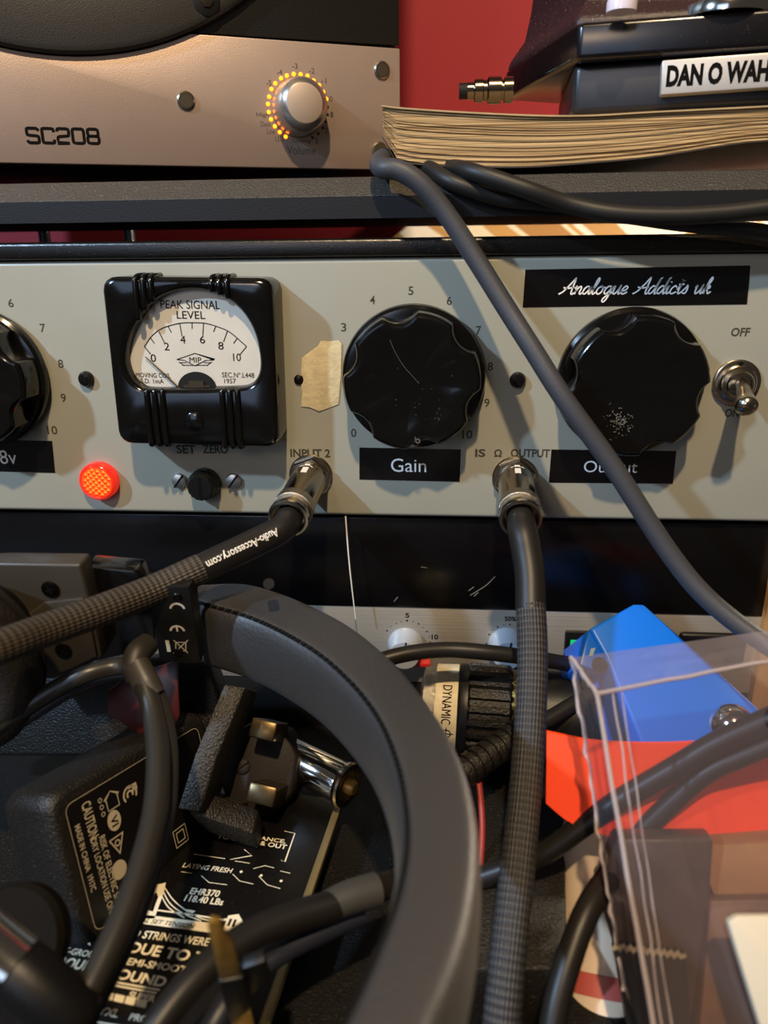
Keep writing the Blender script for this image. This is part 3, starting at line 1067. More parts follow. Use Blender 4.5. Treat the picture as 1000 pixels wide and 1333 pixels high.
# black upper baffle to the right of the woofer
b0_ = sf.hit(521, 60)[1] + .4
poly = [(0, b0_), (0, 389), (-SPW, 389), (-SPW, cy)]
poly += [(cx + (WR + .6) * math.cos(math.pi - (math.pi - t_end) * i / 30), cy + (WR + .6) * math.sin(math.pi - (math.pi - t_end) * i / 30)) for i in range(0)]
MB().prism(sf, [(0, b0_), (0, 389), (-SPW, 389), (-SPW, cy + WR * math.sin(t_beg) + .5), (cx + WR * math.cos(t_end), cy + WR * math.sin(t_end) + .5)], -4, -.8).build('upper_baffle', CABM, mon, bevel=.4)
wf = sf.at(cx, cy, 0)
MB().lathe(wf, [(WR - .3, -3), (WR - .3, 1.2), (WR - 1.2, 2.2), (WR - 3, 2.6), (WR - 18, 1.4), (WR - 19, .4), (WR - 19.4, -2)], 160, cap=(True, False)).build('woofer_ring', mat('ring_black', '#1d1a15', .5, bump=.25, bscale=2.5), mon)
MB().lathe(wf, [(WR - 19.6, -1.8), (WR - 20.5, 1.2), (WR - 26, 4), (WR - 32, 1), (WR - 36, -2), (20, -3)], 120, cap=(False, True)).build('woofer_surround', BLACK_MATTE, mon)
SCR = mat('allen_steel', '#9b9080', .3, metal=1)
for u, v in ((242, 131), (497, 91.5), (494, 196)):
    a, b = sf.hit(u, v)
    f = sf.at(a, b, 0)
    s_ = MB().lathe(f, [(3.1, .05), (3.1, .5), (2.6, .9), (2.1, .9)], 32, cap=(True, False)).build('screw', SCR, mon)
    MB().lathe(f, [(2.1, .88), (1.25, .6), (.5, .55)], 28).build('socket_recess', mat('recess_dark', '#7d7362', .35, metal=.9), s_)
a, b = sf.hit(268, 4)
f = sf.at(a, b, 2.4)
s_ = MB().lathe(f, [(4.6, -.3), (4.6, .3), (3.8, .5)], 32).build('screw', BLACK_SATIN, mon)
MB().lathe(f, [(2.2, .3), (2.2, .9), (1.7, 1.0)], 6).build('socket_recess', mat('steel_dark', '#4b4337', .3, metal=.8), s_)
# lettering
def rr(x0_, y0_, x1_, y1_, r=.16):
    return [(x0_ + r, y0_), (x1_ - r, y0_), (x1_ - r * .3, y0_ + r * .3), (x1_, y0_ + r), (x1_, y1_ - r), (x1_ - r * .3, y1_ - r * .3), (x1_ - r, y1_), (x0_ + r, y1_), (x0_ + r * .3, y1_ - r * .3), (x0_, y1_ - r), (x0_, y0_ + r), (x0_ + r * .3, y0_ + r * .3)]


l = MB()
la0, lb0 = sf.hit(35.5, 187); la1, lb1 = sf.hit(130, 188)
_, lbt = sf.hit(35.5, 165.5)
LW = (la1 - la0) / 5.9; LH = lbt - lb0
k_ = .08
DG = {
    'S': [([(1, .82), (.97, .93), (.85, 1), (.15, 1), (.03, .95), (0, .85), (0, .65), (.03, .56), (.15, .52), (.85, .48), (.97, .44), (1, .35), (1, .15), (.97, .05), (.85, 0), (.15, 0), (.03, .07), (0, .18)], False)],
    'C': [([(1, .75), (1, .88), (.97, .96), (.85, 1), (.15, 1), (.03, .96), (0, .85), (0, .15), (.03, .04), (.15, 0), (.85, 0), (.97, .04), (1, .12), (1, .25)], False)],
    '2': [([(0, .8), (0, .9), (.05, .97), (.15, 1), (.85, 1), (.97, .95), (1, .85), (1, .62), (.95, .53), (.8, .5), (.15, .45), (.04, .4), (0, .3), (0, 0), (1, 0)], False)],
    '0': [(rr(0, 0, 1, 1), True)],
    '8': [(rr(.03, .51, .97, 1), True), (rr(0, 0, 1, .51), True)],
}
for i_, ch_ in enumerate('SC208'):
    for pts_, cl_ in DG[ch_]:
        l.ribbon(sf, [(la0 + LW * (i_ * 1.22 + .08 + .92 * x_), lb0 + (lb1 - lb0) * i_ / 5 + LH * (.06 + .88 * y_)) for x_, y_ in pts_], 1.0, .05, smooth=False, closed=cl_)
l.build('model_lettering', INK_BLACK, fplate)
l = MB()
l.tpx(sf, 'Volume', 373.5, 190, 411, 201)
for s_, u, v in (('-5', 350, 108), ('-4', 364, 94), ('-3', 384, 86), ('-2', 406, 92), ('-1', 421.5, 105), ('0', 431, 128.5), ('1', 432, 149), ('2', 425, 170), ('3', 412, 183.5)):
    w = 3.4 if len(s_) == 2 else 1.8
    l.tpx(sf, s_, u - w, v - 3.6, u + w, v + 3.6)
for s_, u0, u1, v in (('High', 334, 350, 150), ('Desk', 339.5, 353, 161.5), ('Low', 347.5, 358.5, 171), ('LED', 358.5, 369.5, 180.5), ('Setting', 380, 404.5, 184)):
    l.tpx(sf, s_, u0, v - 3.5, u1, v + 3.5)
l.build('dial_lettering', mat('grey_ink', '#4a4036', .6), fplate)
# volume knob
a, b = sf.hit(388.5, 141)
f = sf.at(a, b, 0)
e_ = abs(sf.hit(421.5, 141)[0] - a)
KN = mat('satin_knob', '#c4bab0', .28, metal=.9)
vk = MB().lathe(f, [(e_ + .2, .2), (e_ + .3, 1), (e_, 1.6), (e_ - .35, 7.5), (e_ - 1.2, 9.8), (e_ - 2.6, 11.3), (e_ - 3.1, 11.6)], 72, cap=(True, False)).build('volume_knob', KN, mon)
MB().lathe(f, [(e_ - 3.1, 11.55), (e_ - 3.4, 11.7), (.2, 11.7)], 60, cap=(False, True)).build('knob_face', mat('knob_face', '#b9a592', .5, metal=.4), vk)
LEDM = mat('orange_led', '#ff8a10', .4, emit='#ff7a08', estr=4.5)
LEDD = mat('unlit_led', '#2a211a', .4)
for i, (u, v) in enumerate([(372, 178), (364.5, 172), (358, 164.5), (353, 155.5), (350, 146), (349, 135.5), (350.5, 126), (353.5, 116), (358.5, 108.5), (366, 102), (373.5, 98.5), (382.5, 96.5), (391.5, 97), (400.5, 99), (408.5, 105), (415.5, 111), (421, 120), (425, 129),
                            (426.5, 139), (426.5, 149), (424.5, 158.5), (420.5, 166.5), (414.5, 174), (407, 179)]):
    a, b = sf.hit(u, v)
    lit = i < 18
    o = MB().lathe(sf.at(a, b, 0), [(.72 if lit else .5, 0.03), (.7 if lit else .48, .2), (.3, .4)], 14).build('led', LEDM if lit else LEDD, mon)
    if not lit:
        o['label'] = 'unlit dark led dot'
for a in (-SPW + 30, -30):
    for c_ in (-30, -200):
        fz = Fr(sf.p(a, 0, c_), (1, 0, 0), (0, 1, 0))
        MB().lathe(fz, [(9, SHT - sp_o.z), (10, .4)], 24).build('rubber_foot', BLACK_MATTE, mon)

# ------------------------------------------------------------------ book on the shelf
PAGE = page_mat()
BKY = 2.0
topx = [(496.5, 139), (520, 142), (600, 147.5), (700, 152), (770, 152), (850, 147.5), (1000, 140), (1120, 132), (1300, 120)]
botx = [(501, 190), (508, 203), (535, 211), (600, 215), (680, 216), (750, 212), (850, 203), (960, 186), (1000, 182), (1120, 172), (1300, 156)]


def curve_px(pts, y, n=40):
    Q = [PY(u, v, y) for u, v in pts]
    Q = crom(Q, 10)
    x0, x1 = PY(499, 165, y).x, Q[-1].x
    out = []
    for i in range(n + 1):
        X_ = x0 + (x1 - x0) * i / n
        for j in range(len(Q) - 1):
            if Q[j].x <= X_ <= Q[j + 1].x or j == len(Q) - 2:
                tt = (X_ - Q[j].x) / max(1e-6, Q[j + 1].x - Q[j].x)
                tt = max(0, min(1, tt))
                out.append(Q[j].z + (Q[j + 1].z - Q[j].z) * tt)
                break
    return x0, x1, out


NB = 44
x0, x1, TZ = curve_px(topx, BKY, NB)
_, _, BZ = curve_px(botx, BKY, NB)
book = thing('paperback_book', 'thick old paperback lying on the shelf with its tan page edges facing out', 'book', ((x0 + x1) / 2, 60, min(BZ)))
LAY = 40
m_ = MB()
for k in range(LAY):
    f0, f1 = k / LAY, (k + .975) / LAY
    yo = BKY + random.uniform(0, .6)
    xl = random.uniform(-.3, .6) + (1.8 if k < 4 else 0) * random.random()
    lo, hi = [], []
    for i in range(NB + 1):
        X_ = x0 + (x1 - x0) * i / NB + (xl if i == 0 else 0)
        curl = max(0, 1 - i / 7) ** 2 * (1.3 if k < 9 else 0.2) * (1 - f0)
        zb_ = BZ[i] + (TZ[i] - BZ[i]) * f0 + curl * .4
        zt_ = BZ[i] + (TZ[i] - BZ[i]) * f1 + curl * .4
        lo.append((X_, zb_)); hi.append((X_, zt_))
    loops = []
    for yy in (yo, yo + 140):
        loops.append([V((a, yy, b)) for a, b in lo] + [V((a, yy, b)) for a, b in reversed(hi)])
    m_.loft(loops)
m_.build('page_block', PAGE, book, smooth=20)
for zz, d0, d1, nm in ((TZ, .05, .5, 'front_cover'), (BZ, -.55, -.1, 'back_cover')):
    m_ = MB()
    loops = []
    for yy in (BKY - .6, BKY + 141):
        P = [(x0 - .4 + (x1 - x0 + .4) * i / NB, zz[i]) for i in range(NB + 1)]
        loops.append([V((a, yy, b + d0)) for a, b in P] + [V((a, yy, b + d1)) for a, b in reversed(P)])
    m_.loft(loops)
    m_.build(nm, mat('book_cover', '#b89c70', .6, var=.2, vscale=.1) if nm == 'front_cover' else mat('back_cover_shaded', '#3a2f24', .6), book, smooth=20)  # back cover's dark colour has the shade under the book painted in
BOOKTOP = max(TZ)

# ------------------------------------------------------------------ wah pedal on the book
WB = PY(800, 153, 12).z + .8
z0 = PY(751, 79, 10).z
z1 = PY(751, 29, 10).z
wah = thing('wah_pedal', 'black guitar wah pedal with white name plate sitting on the paperback', 'effects pedal', (80, 60, WB))
A = PZ(751, 79, z0)
yw = R_(-9.5)
fx = V((math.cos(yw), math.sin(yw), 0)); bk = V((-math.sin(yw), math.cos(yw), 0))
Dp = PZ(657, 131, z0)
B_ = A + fx * 112
plan = [A, B_, B_ + bk * 90, Dp + fx * 40 + bk * 30, Dp + bk * 3 + fx * 4, Dp]


def slab(plan, za, zb_, grow=0.0):
    cxy = sum((p for p in plan), V()) / len(plan)
    q = []
    for p in plan:
        d = V((p.x - cxy.x, p.y - cxy.y, 0)); d = d * (1 + grow / max(1e-6, d.length))
        q.append((cxy.x + d.x, cxy.y + d.y))
    return MB().prism(GF, q, za, zb_)


WBK = mat('wah_black', '#100d0e', .22, spec=.55, dust=.12)
slab(plan, z0, z1).build('top_shell', WBK, wah, bevel=1.6, seg=4)
pb = [A + fx * 0 + bk * 3, B_ + bk * 3, B_ + bk * 80, A + bk * 80 - fx * 3]
pb[0] = PZ(748, 100, z0 - 4.0)
pb[0] = V((pb[0].x, A.y + 5, 0)); pb[3] = V((pb[0].x + 4, A.y + 70, 0))
slab(pb, WB + .2, z0 + .2).build('base', mat('wah_base', '#1b1b1f', .35, spec=.5), wah, bevel=2.4, seg=4)
# rubber-covered treadle at the back left
T0 = PZ(749, 27, z1 + .5)
tp = [(Dp.x + .6, Dp.y - 1), (A.x - .5, A.y + 2.5), (A.x + 60, A.y - 6), (A.x + 70, A.y + 60), (Dp.x + 22, Dp.y + 30)]
m_ = MB()
loops = []
cxy = (sum(p[0] for p in tp) / 5, sum(p[1] for p in tp) / 5)
for h, k in ((z1 - 1, 1.0), (z1 + 2, .99), (z1 + 9, .86), (z1 + 17, .82), (z1 + 24, .8)):
    lp = []
    for (px, py) in tp:
        X_, Y_ = cxy[0] + (px - cxy[0]) * k, cxy[1] + (py - cxy[1]) * k
        lp.append(V((X_, Y_, h - (.0 if k > .95 else 4 * max(0, (X_ - Dp.x) / 60)))))
    loops.append(lp)
m_.loft(loops)
m_.build('treadle', mat('treadle_rubber', '#2b1214', .5, bump=.5, bscale=.8, dust=.8), wah, bevel=1.2, seg=3)
wfz = Fr(A, fx, (0, 0, 1))
pl = [wfz.hit(*p) for p in [(860, 124), (862, 79), (1075, 63), (1075, 109)]]
npl = MB().prism(wfz, pl, -6.5, .6).build('name_plate', mat('plate_white', '#c3bdb4', .35, metal=.2), wah, bevel=.5)
MB().text(wfz, 'DAN O WAH', wfz.hit(868, 100, .7)[0], wfz.hit(930, 110, .7)[1], wfz.hit(1001, 100, .7)[0], wfz.hit(930, 81, .7)[1], c=.7, bold=.05).build('lettering', INK_BLACK, npl)
ck = PZ(955, 14, z1 + .4)
f = Fr((ck.x, ck.y + 8, z1), (1, 0, 0), (0, 1, 0))
MB().lathe(f, [(13, 0), (13, 1.5), (12.4, 3.2), (9, 4.5), (.3, 5)], 48).build('chrome_cap', CHROME, wah)
ck = PZ(812, 10, z1 + .4)
MB().lathe(Fr((ck.x, ck.y + 3, z1), (1, 0, 0), (0, 1, 0)), [(4.3, 0), (4.3, 2.5), (3.2, 5), (.3, 5.8)], 28).build('white_lens', mat('white_lens', '#d8d0dc', .2), wah)
j0, j1 = PY(664, 117, 48), PY(610, 133, 48)
# a plug in its side
jp = thing('jack_plug', 'short chrome jack plug in the left side of the wah pedal', 'plug', j0)
d = (j1 - j0)
jf = Fr(j0, d.cross(V((0, 0, 1))), V((0, 0, 1)))
if jf.z.dot(d) < 0:
    jf = Fr(j0, -d.cross(V((0, 0, 1))), V((0, 0, 1)))
Ld = d.length
m_ = MB()
m_.lathe(jf, [(4.2, -1), (4.2, 2), (3.4, 2.2), (3.4, 3), (4.4, 3.2), (4.4, Ld * .5), (3.4, Ld * .54), (3.4, Ld * .62), (3.8, Ld * .64), (3.8, Ld * .82), (2.8, Ld * .85), (2.8, Ld)], 32)
m_.build('barrel', mat('smoked_chrome', '#7c7266', .2, metal=1), jp)
MB().lathe(jf, [(2.6, Ld * .9), (2.6, Ld + 3), (.3, Ld + 3)], 24).build('sleeve', BLACK_MATTE, jp)

# ------------------------------------------------------------------ cables
CAB_GREY = mat('cable_grey_blue', '#3b3c41', .5, spec=.4, bump=.15, bscale=1.5)
CAB_BLACK = mat('cable_black', '#1b1a18', .5, spec=.4)
CAB_DARK = mat('cable_dark_grey', '#1b1815', .42, spec=.35)
RB = 3.0
m_ = MB()
m_.tube([V((PY(500, 205, 14).x + 6, 30, SHT + 3.2)), PY(505, 207, 8), PY(494, 212, -2), PY(498, 219, -9.5), PY(520, 222, -11.5), PY(548, 240, -12), PY(580, 277, -12), PY(620, 338, -14), PY(660, 402, -18), PY(695, 457, -23), PY(735, 520, -28), PY(800, 610, -32), PY(868, 715, -38), PY(920, 778, -44), PY(985, 830, -52), PY(1040, 862, -60), PY(1140, 915, -66), PY(1260, 960, -66)], RB, 20)
tag(m_.build('cable', CAB_GREY), 'grey cable running diagonally across the amplifier past the right-hand knob', 'cable')
m_ = MB()
m_.tube([V((PY(560, 220, 6).x, 14, SHT + 2.6)), PY(588, 219, 3), PY(615, 224, -9), PY(680, 245, -13), PY(740, 266, -12), PY(800, 278, -13.5), PY(870, 281, -14), PY(940, 278, -14), PY(1010, 270, -14), PY(1080, 262, -14), PY(1200, 268, -14), PY(1340, 290, -14)], 2.6, 18)
tag(m_.build('cable', CAB_BLACK), 'upper black cable sagging below the paperback in front of the shelf', 'cable')
m_ = MB()
m_.tube([V((PY(538, 220, 6).x, 22, SHT + 2.5)), V((PY(548, 220, 6).x, 10, SHT + 2.6)), PY(562, 221, 1), PY(590, 238, -7.3), PY(650, 258, -7.3), PY(720, 266, -6.8), PY(800, 278, -6.8), PY(890, 291, -7), PY(960, 298, -7), PY(1010, 305, -7.2), PY(1080, 318, -7.5), PY(1200, 345, -8), PY(1340, 390, -8)], 2.4, 18)
tag(m_.build('cable', CAB_BLACK), 'lower black cable dropping to the right across the gap under the shelf', 'cable')

# ---- braided jack leads
BRAID_W = braid_mat('braid_warm', '#120f0c', '#4a4135')
BRAID_C = braid_mat('braid_cool', '#121114', '#454342')
BOOT = mat('heatshrink_black', '#1c1a18', .45, spec=.4)


def lead(base, end, boot, braid, braidmat, label, rb, rr):
    b0, e0 = PY(*base), PY(*end)
    ax = (e0 - b0)
    Ln = ax.length
    th = thing('jack_lead', label, 'cable', b0)
    f = Fr(b0, V((1, 0, 0)), ax.cross(V((1, 0, 0))))
    if f.z.dot(ax) < 0:
        f = Fr(b0, V((1, 0, 0)), -ax.cross(V((1, 0, 0))))
    f = Fr(b0, f.x - ax.normalized() * f.x.dot(ax.normalized()), f.y)
    f.z = ax.normalized(); f.x = (V((1, 0, 0)) - f.z * f.z.x).normalized(); f.y = f.z.cross(f.x)
    pb_ = MB().lathe(f, [(5.6, 1.5), (6.0, 3), (6.2, 6), (6.2, Ln * .70), (5.6, Ln * .72)], 40).build('plug_barrel', mat('plug_smoked_nickel', '#8d8271', .16, metal=1), th)
    m_ = MB()
    m_.lathe(f, [(5.7, Ln * .70), (6.6, Ln * .71), (6.7, Ln * .72), (6.7, Ln * .82), (6.4, Ln * .83), (5.9, Ln * .83)], 60)
    m_.build('knurled_ring', KNURL, th)
    m_ = MB()
    m_.lathe(f, [(5.8, Ln * .82), (5.8, Ln * .93), (6.6, Ln * .94), (6.85, Ln * .97), (6.6, Ln), (5.9, Ln * 1.005), (5.4, Ln), (5.2, Ln * .9)], 48, cap=(True, True))
    m_.build('collar', NICKEL, th)
    # etched marks on the barrel
    m_ = MB()
    up_ = (V((0, -.6, 1)) - f.z * V((0, -.6, 1)).dot(f.z)).normalized()
    sd = f.z.cross(up_)
    g = Fr(b0 + up_ * 6.24, sd, -f.z)
    if g.z.dot(up_) < 0:
        g = Fr(b0 + up_ * 6.24, -sd, -f.z)
    m_.box(g, -1.0, 1.0, -Ln * .34, -Ln * .22, -.3, .02).box(g, -.9, .9, -Ln * .18, -Ln * .14, -.3, .02)
    m_.ribbon(g, [(-2.2, -Ln * .22), (-1.4, -Ln * .19), (0, -Ln * .175), (1.4, -Ln * .19), (2.2, -Ln * .22)], .35, .03)
    m_.build('etched_mark', mat('etch_pale', '#d9d2c4', .5), pb_)
    pts = [e0 - ax.normalized() * 4] + [PY(*p) for p in boot]
    bo = MB().tube(pts, rb, 22, 10).build('boot', BOOT, th, smooth=60)
    pts2 = [PY(*p) for p in braid]
    MB().tube(pts2, rr, 28, 10).build('braided_sleeve', braidmat, th, smooth=60)
    return th, bo, pts


ld1, boot1, bpts = lead((406, 617, 0), (375, 676, -32), [(369, 687, -36), (340, 703, -42), (300, 722, -50), (256, 743, -58)],
                        [(262, 740, -57), (200, 768, -66), (130, 795, -79), (60, 820, -92), (0, 842, -104), (-120, 885, -122)], BRAID_W,
                        'braided black jack lead plugged into the left socket, running off to the left', [4.3, 4.5, 4.4, 4.3], [4.5, 4.4, 4.3])
ld2, boot2, _ = lead((671, 620, 0), (678, 676, -32), [(680, 690, -36), (685, 715, -41), (690, 750, -47), (691, 795, -54)],
                     [(691, 788, -53), (693, 830, -59), (693, 880, -66), (690, 950, -76), (684, 1030, -88), (675, 1120, -102), (664, 1220, -116), (655, 1310, -126), (648, 1400, -134)], BRAID_C,
                     'braided black jack lead plugged into the right socket and hanging straight down', [4.3, 4.6, 4.5, 4.4], [4.35, 4.4, 4.5])
# white print on the left lead's boot
cpath = crom(bpts, 12)
cl = [0.0]
for i in range(1, len(cpath)):
    cl.append(cl[-1] + (cpath[i] - cpath[i - 1]).length)


def on_boot(s_, h):
    for i in range(1, len(cl)):
        if cl[i] >= s_ or i == len(cl) - 1:
            t_ = (s_ - cl[i - 1]) / max(1e-6, cl[i] - cl[i - 1])
            p = cpath[i - 1].lerp(cpath[i], t_)
            tg_ = (cpath[i] - cpath[i - 1]).normalized()
            break
    vw = (CAM - p); vw = (vw - tg_ * vw.dot(tg_)).normalized()
    sd = vw.cross(tg_)
    # letters stand with their tops towards the underside
    an = h / 4.6 - .12
    return p + (vw * math.cos(an) + sd * math.sin(an)) * 4.72


def s_at(u):
    best = min(range(len(cpath)), key=lambda i: abs(project(cpath[i])[0] - u))
    return cl[best]


def project(p):
    d = p - CAM
    c = (d.dot(right), d.dot(down), d.dot(fwd))
    return 500 + FPX * c[0] / c[2], 666.5 + FPX * c[1] / c[2]


MB().text(WF, 'Audio-Accessory.com', s_at(356), -1.5, s_at(262), 1.7, wrap=on_boot, bold=.02).build('lettering', WHITE_INK, boot1, fix=False)

# ------------------------------------------------------------------ headphones
ZS = -10.0
LEATH = mat('headband_leatherette', '#1d1b1b', .56, spec=.9, bump=.6, bscale=.9, sheen=.04)
_b = LEATH.node_tree.nodes['Principled BSDF']
_b.inputs['Coat Weight'].default_value = .6
_b.inputs['Coat Roughness'].default_value = .5
_b.inputs['Coat IOR'].default_value = 1.7
Srail = [(258, 783), (330, 805), (400, 841), (450, 882), (490, 932), (515, 990), (527, 1050), (528, 1105), (518, 1160), (497, 1220), (462, 1300), (420, 1380)]
Orail = [(257, 757), (330, 757), (430, 795), (505, 849), (564, 920), (600, 985), (617, 1050), (621, 1110), (614, 1180), (596, 1250), (560, 1335), (520, 1420)]
S3 = crom([PZ(u, v, ZS) for u, v in Srail], 8)
O3 = crom([PZ(u, v, ZS + .5) for u, v in Orail], 8)
hp = thing('headphones', 'black over-ear headphones with padded stitched headband lying on the desk clutter', 'headphones', (-20, -110, DESK))
HHT = 23.0
m_ = MB()
loops = []
NS = 56
edge = []
for i in range(len(S3)):
    s_, o_ = S3[i], O3[i]
    ctr = (s_ + o_) / 2 - V((0, 0, HHT / 2))
    e1 = (o_ - s_) / 2; e1 = V((e1.x, e1.y, 0)) * 1.04
    lp = []
    for k in range(NS):
        t_ = 2 * math.pi * k / NS
        cc, ss = math.cos(t_), math.sin(t_)
        a = math.copysign(abs(cc) ** .3, cc); b = math.copysign(abs(ss) ** .3, ss)
        bul = -1.9 * (1 - b * b) if cc < 0 else .8 * (1 - b * b)
        lp.append(ctr + e1 * a + V((0, 0, HHT / 2)) * b + e1.normalized() * bul)
    loops.append(lp)
    edge.append(ctr - e1 * .93 + V((0, 0, HHT / 2 * .955)))
m_.loft(loops)
hb = m_.build('headband', LEATH, hp, smooth=60)
# stitched seam along the inner top edge
m_ = MB()
acc = 0.0
for i in range(len(edge) - 1):
    seglen = (edge[i + 1] - edge[i]).length
    n_ = max(1, int(seglen / 1.5))
    for k in range(n_):
        p = edge[i].lerp(edge[i + 1], (k + .1) / n_); q = edge[i].lerp(edge[i + 1], (k + .72) / n_)
        m_.tube([p, q], .55, 6, smooth=False)
m_.build('stitching', mat('stitch_black', '#060606', .7, spec=.2), hb)
m_ = MB()
m_.tube([p - V((0, 0, .35)) for p in edge], .38, 8, 1, smooth=False)
m_.build('seam', mat('seam_black', '#0a0a0a', .7), hb)
# slider block with approval marks
cf = Fr(PD(229, 813, 222), (1, .02, 0), (0, -.12, 1))


def qbox(fr, u0, v0, u1, v1, c0, c1):
    a0, b1 = fr.hit(u0, (v0 + v1) / 2)[0], fr.hit((u0 + u1) / 2, v0)[1]
    a1, b0 = fr.hit(u1, (v0 + v1) / 2)[0], fr.hit((u0 + u1) / 2, v1)[1]
    return MB().box(fr, a0, a1, b0, b1, c0, c1)


blk = qbox(cf, 199, 763, 254, 862, -6, 0).build('slider_block', BLACK_SATIN, hp, bevel=.5)
m_ = MB()


def ch(u, v):
    return cf.hit(u, v)


# CE mark turned on its side: two open arcs, the E with a middle bar
for (uc, vc, bar) in ((231, 792, False), (231, 821, True)):
    a, b = ch(uc, vc)
    m_.ring(cf, a, b + (-.4), 1.75, 2.35, .08, 20, R_(10), R_(170))
    if bar:
        m_.box(cf, a - .25, a + .25, b - .2, b + 1.7, .02, .09)
a0, b0 = ch(219, 841)
m_.box(cf, a0 - .55, a0 + .55, b0 - 2.0, b0 + 2.0, .02, .08)
for pl in ([(226, 833), (245, 850)], [(226, 850), (245, 833)], [(229, 836), (242, 836), (242, 847), (229, 847), (229, 836)]):
    m_.ribbon(cf, [ch(*p) for p in pl], .25, .09, smooth=False)
m_.build('approval_marks', mat('mark_grey', '#b9b2a0', .5), blk)
a, b = ch(231, 777); phillips(hp, cf, a, b, 1.35, mat('screw_black', '#1b1916', .3, metal=.8), h=.5)
a, b = ch(233, 849); phillips(hp, cf, a, b, 1.5, mat('screw_black', '#1b1916', .3, metal=.8), h=.5)
# glossy stop piece and grey yoke
gf = Fr(PD(150, 770, 226), (1, 0, 0), (0, -.1, 1))
m_ = MB()
m_.prism(gf, [gf.hit(*p) for p in [(110, 738), (176, 744), (186, 762), (200, 764), (200, 845), (128, 860), (118, 800)]], -8, 0)
m_.build('slider', mat('slider_gloss', '#0b0a0b', .15, spec=.6), hp, bevel=.6)
yf = Fr(PD(70, 800, 224), (1, 0, 0), (0, -.12, 1))
m_ = MB()
m_.prism(yf, [yf.hit(*p) for p in [(-30, 735), (0, 733.5), (104, 735), (113, 768), (121, 800), (132, 858), (95, 874), (70, 884), (-30, 890)]], -7, 0)
yk = m_.build('yoke', mat('yoke_grey', '#39342d', .4, bump=.15, bscale=2), hp, bevel=.9, seg=3)
m_ = MB()
m_.prism(yf, [yf.hit(*p) for p in [(-30, 800), (40, 796), (60, 782), (110, 776), (118, 800), (128, 852), (95, 868), (60, 880), (-30, 880)]], 0, 1.3)
m_.build('yoke_plate', mat('yoke_grey', '#39342d', .4), hp, bevel=.6)
a, b = yf.hit(66, 767); phillips(hp, yf, a, b, 2.7, mat('screw_black', '#1b1916', .3, metal=.8), h=.6)
a, b = yf.hit(83, 847, 1.3); phillips(hp, yf, a, b, 2.6, mat('screw_black', '#1b1916', .3, metal=.8), c=1.3, h=.6)
MB().tube([PD(350, 760, 218), PD(350, 760, 226)], 1.6, 14, smooth=False).build('pivot_pin', BLACK_MATTE, hp)
# ear pad at the left
PADM = mat('pad_leatherette', '#1f1a15', .5, bump=1.0, bscale=.8)
pc = PD(-62, 868, 206)
pf_ = Fr(pc, (1, .25, 0.05), (-.12, -.25, 1))
m_ = MB()
loops = []
for t_, k in ((-9, .86), (-7, .95), (-3, 1.0), (2, 1.0), (5.5, .96), (7.5, .88), (8.2, .7), (7.4, .56), (3, .5), (-6, .5)):
    loops.append([pf_.p(22.0 * k * math.cos(2 * math.pi * i / 64), 28.8 * k * math.sin(2 * math.pi * i / 64), t_) for i in range(64)])
m_.loft(loops)
pad = m_.build('ear_pad', PADM, hp, smooth=60)
MB().tube([pf_.p(22.1 * math.cos(2 * math.pi * i / 64), 28.9 * math.sin(2 * math.pi * i / 64), -3.0) for i in range(65)], .55, 8, 1, smooth=False).build('piping', mat('seam_black', '#0a0a0a', .7), pad)
pf2 = pf_.at(0, 0, -9)
MB().lathe(pf2, [(17, 0), (17.5, -6), (14, -11), (.3, -12)], 48, mod=lambda r, h, t: r * (1 + .12 * abs(math.sin(t)))).build('ear_cup', BLACK_SATIN, hp)

# headphone lead: Y joint and two cords
hl = thing('headphone_cable', 'dark grey twin headphone cable with split joint, sweeping down in front of the power adaptor', 'cable', PD(186, 880, 212))
CORD = mat('cord_grey', '#282520', .36, spec=.45)
MB().tube([PD(193, 838, 219), PD(180, 850, 215), PD(176, 868, 213), PD(182, 885, 211)], [3.3, 3.6, 3.5, 3.4], 18).build('strain_relief', mat('relief_grey', '#26231e', .5), hl)
MB().tube([PD(178, 866, 211), PD(190, 890, 209), PD(201, 908, 208)], [4.3, 4.6, 4.0], 20, flat=.8).build('joint_sleeve', mat('sleeve_grey', '#38342d', .45), hl)
MB().tube([PD(188, 890, 208), PD(200, 930, 203), PD(206, 985, 194), PD(203, 1050, 184), PD(190, 1110, 175), PD(168, 1175, 166), PD(135, 1250, 157), PD(98, 1320, 150), PD(60, 1400, 146)], [2.9, 3.0, 3.0, 2.9], 20).build('cord', CORD, hl)
MB().tube([PD(200, 890, 210), PD(214, 930, 206), PD(222, 985, 199), PD(219, 1050, 190), PD(205, 1115, 181), PD(182, 1185, 172), PD(149, 1260, 163), PD(114, 1330, 156), PD(78, 1410, 152)], [2.1, 2.0, 2.0, 2.0], 18).build('cord', CORD, hl)
MB().tube([PD(180, 868, 213), PD(150, 868, 214), PD(110, 878, 211), PD(70, 898, 211), PD(20, 930, 211), PD(-30, 960, 211)], 2.5, 18).build('cord', CORD, hl)
MB().tube([PD(178, 876, 216), PD(130, 884, 217), PD(85, 905, 215), PD(45, 930, 214), PD(-10, 965, 214)], 1.6, 14).build('cord', mat('cord_black', '#1b1c22', .4), hl)

# ------------------------------------------------------------------ power adaptor
ad = thing('power_adaptor', 'black plug-in power adaptor with printed caution label, behind the twin headphone cable', 'power adaptor', (-90, -60, DESK))
TL, TR = PZ(78, 1048, -46), PZ(258, 940, -53)
BL = min((PZ(122, 1222, -60 - .25 * i) for i in range(120)), key=lambda q: abs((q - TL).normalized().dot((TR - TL).normalized())))
af = Fr(TL, TR - TL, TL - BL)
wA = (TR - TL).length; hA = (BL - TL).length
ADM = BLACK_GRAIN
m_ = MB()


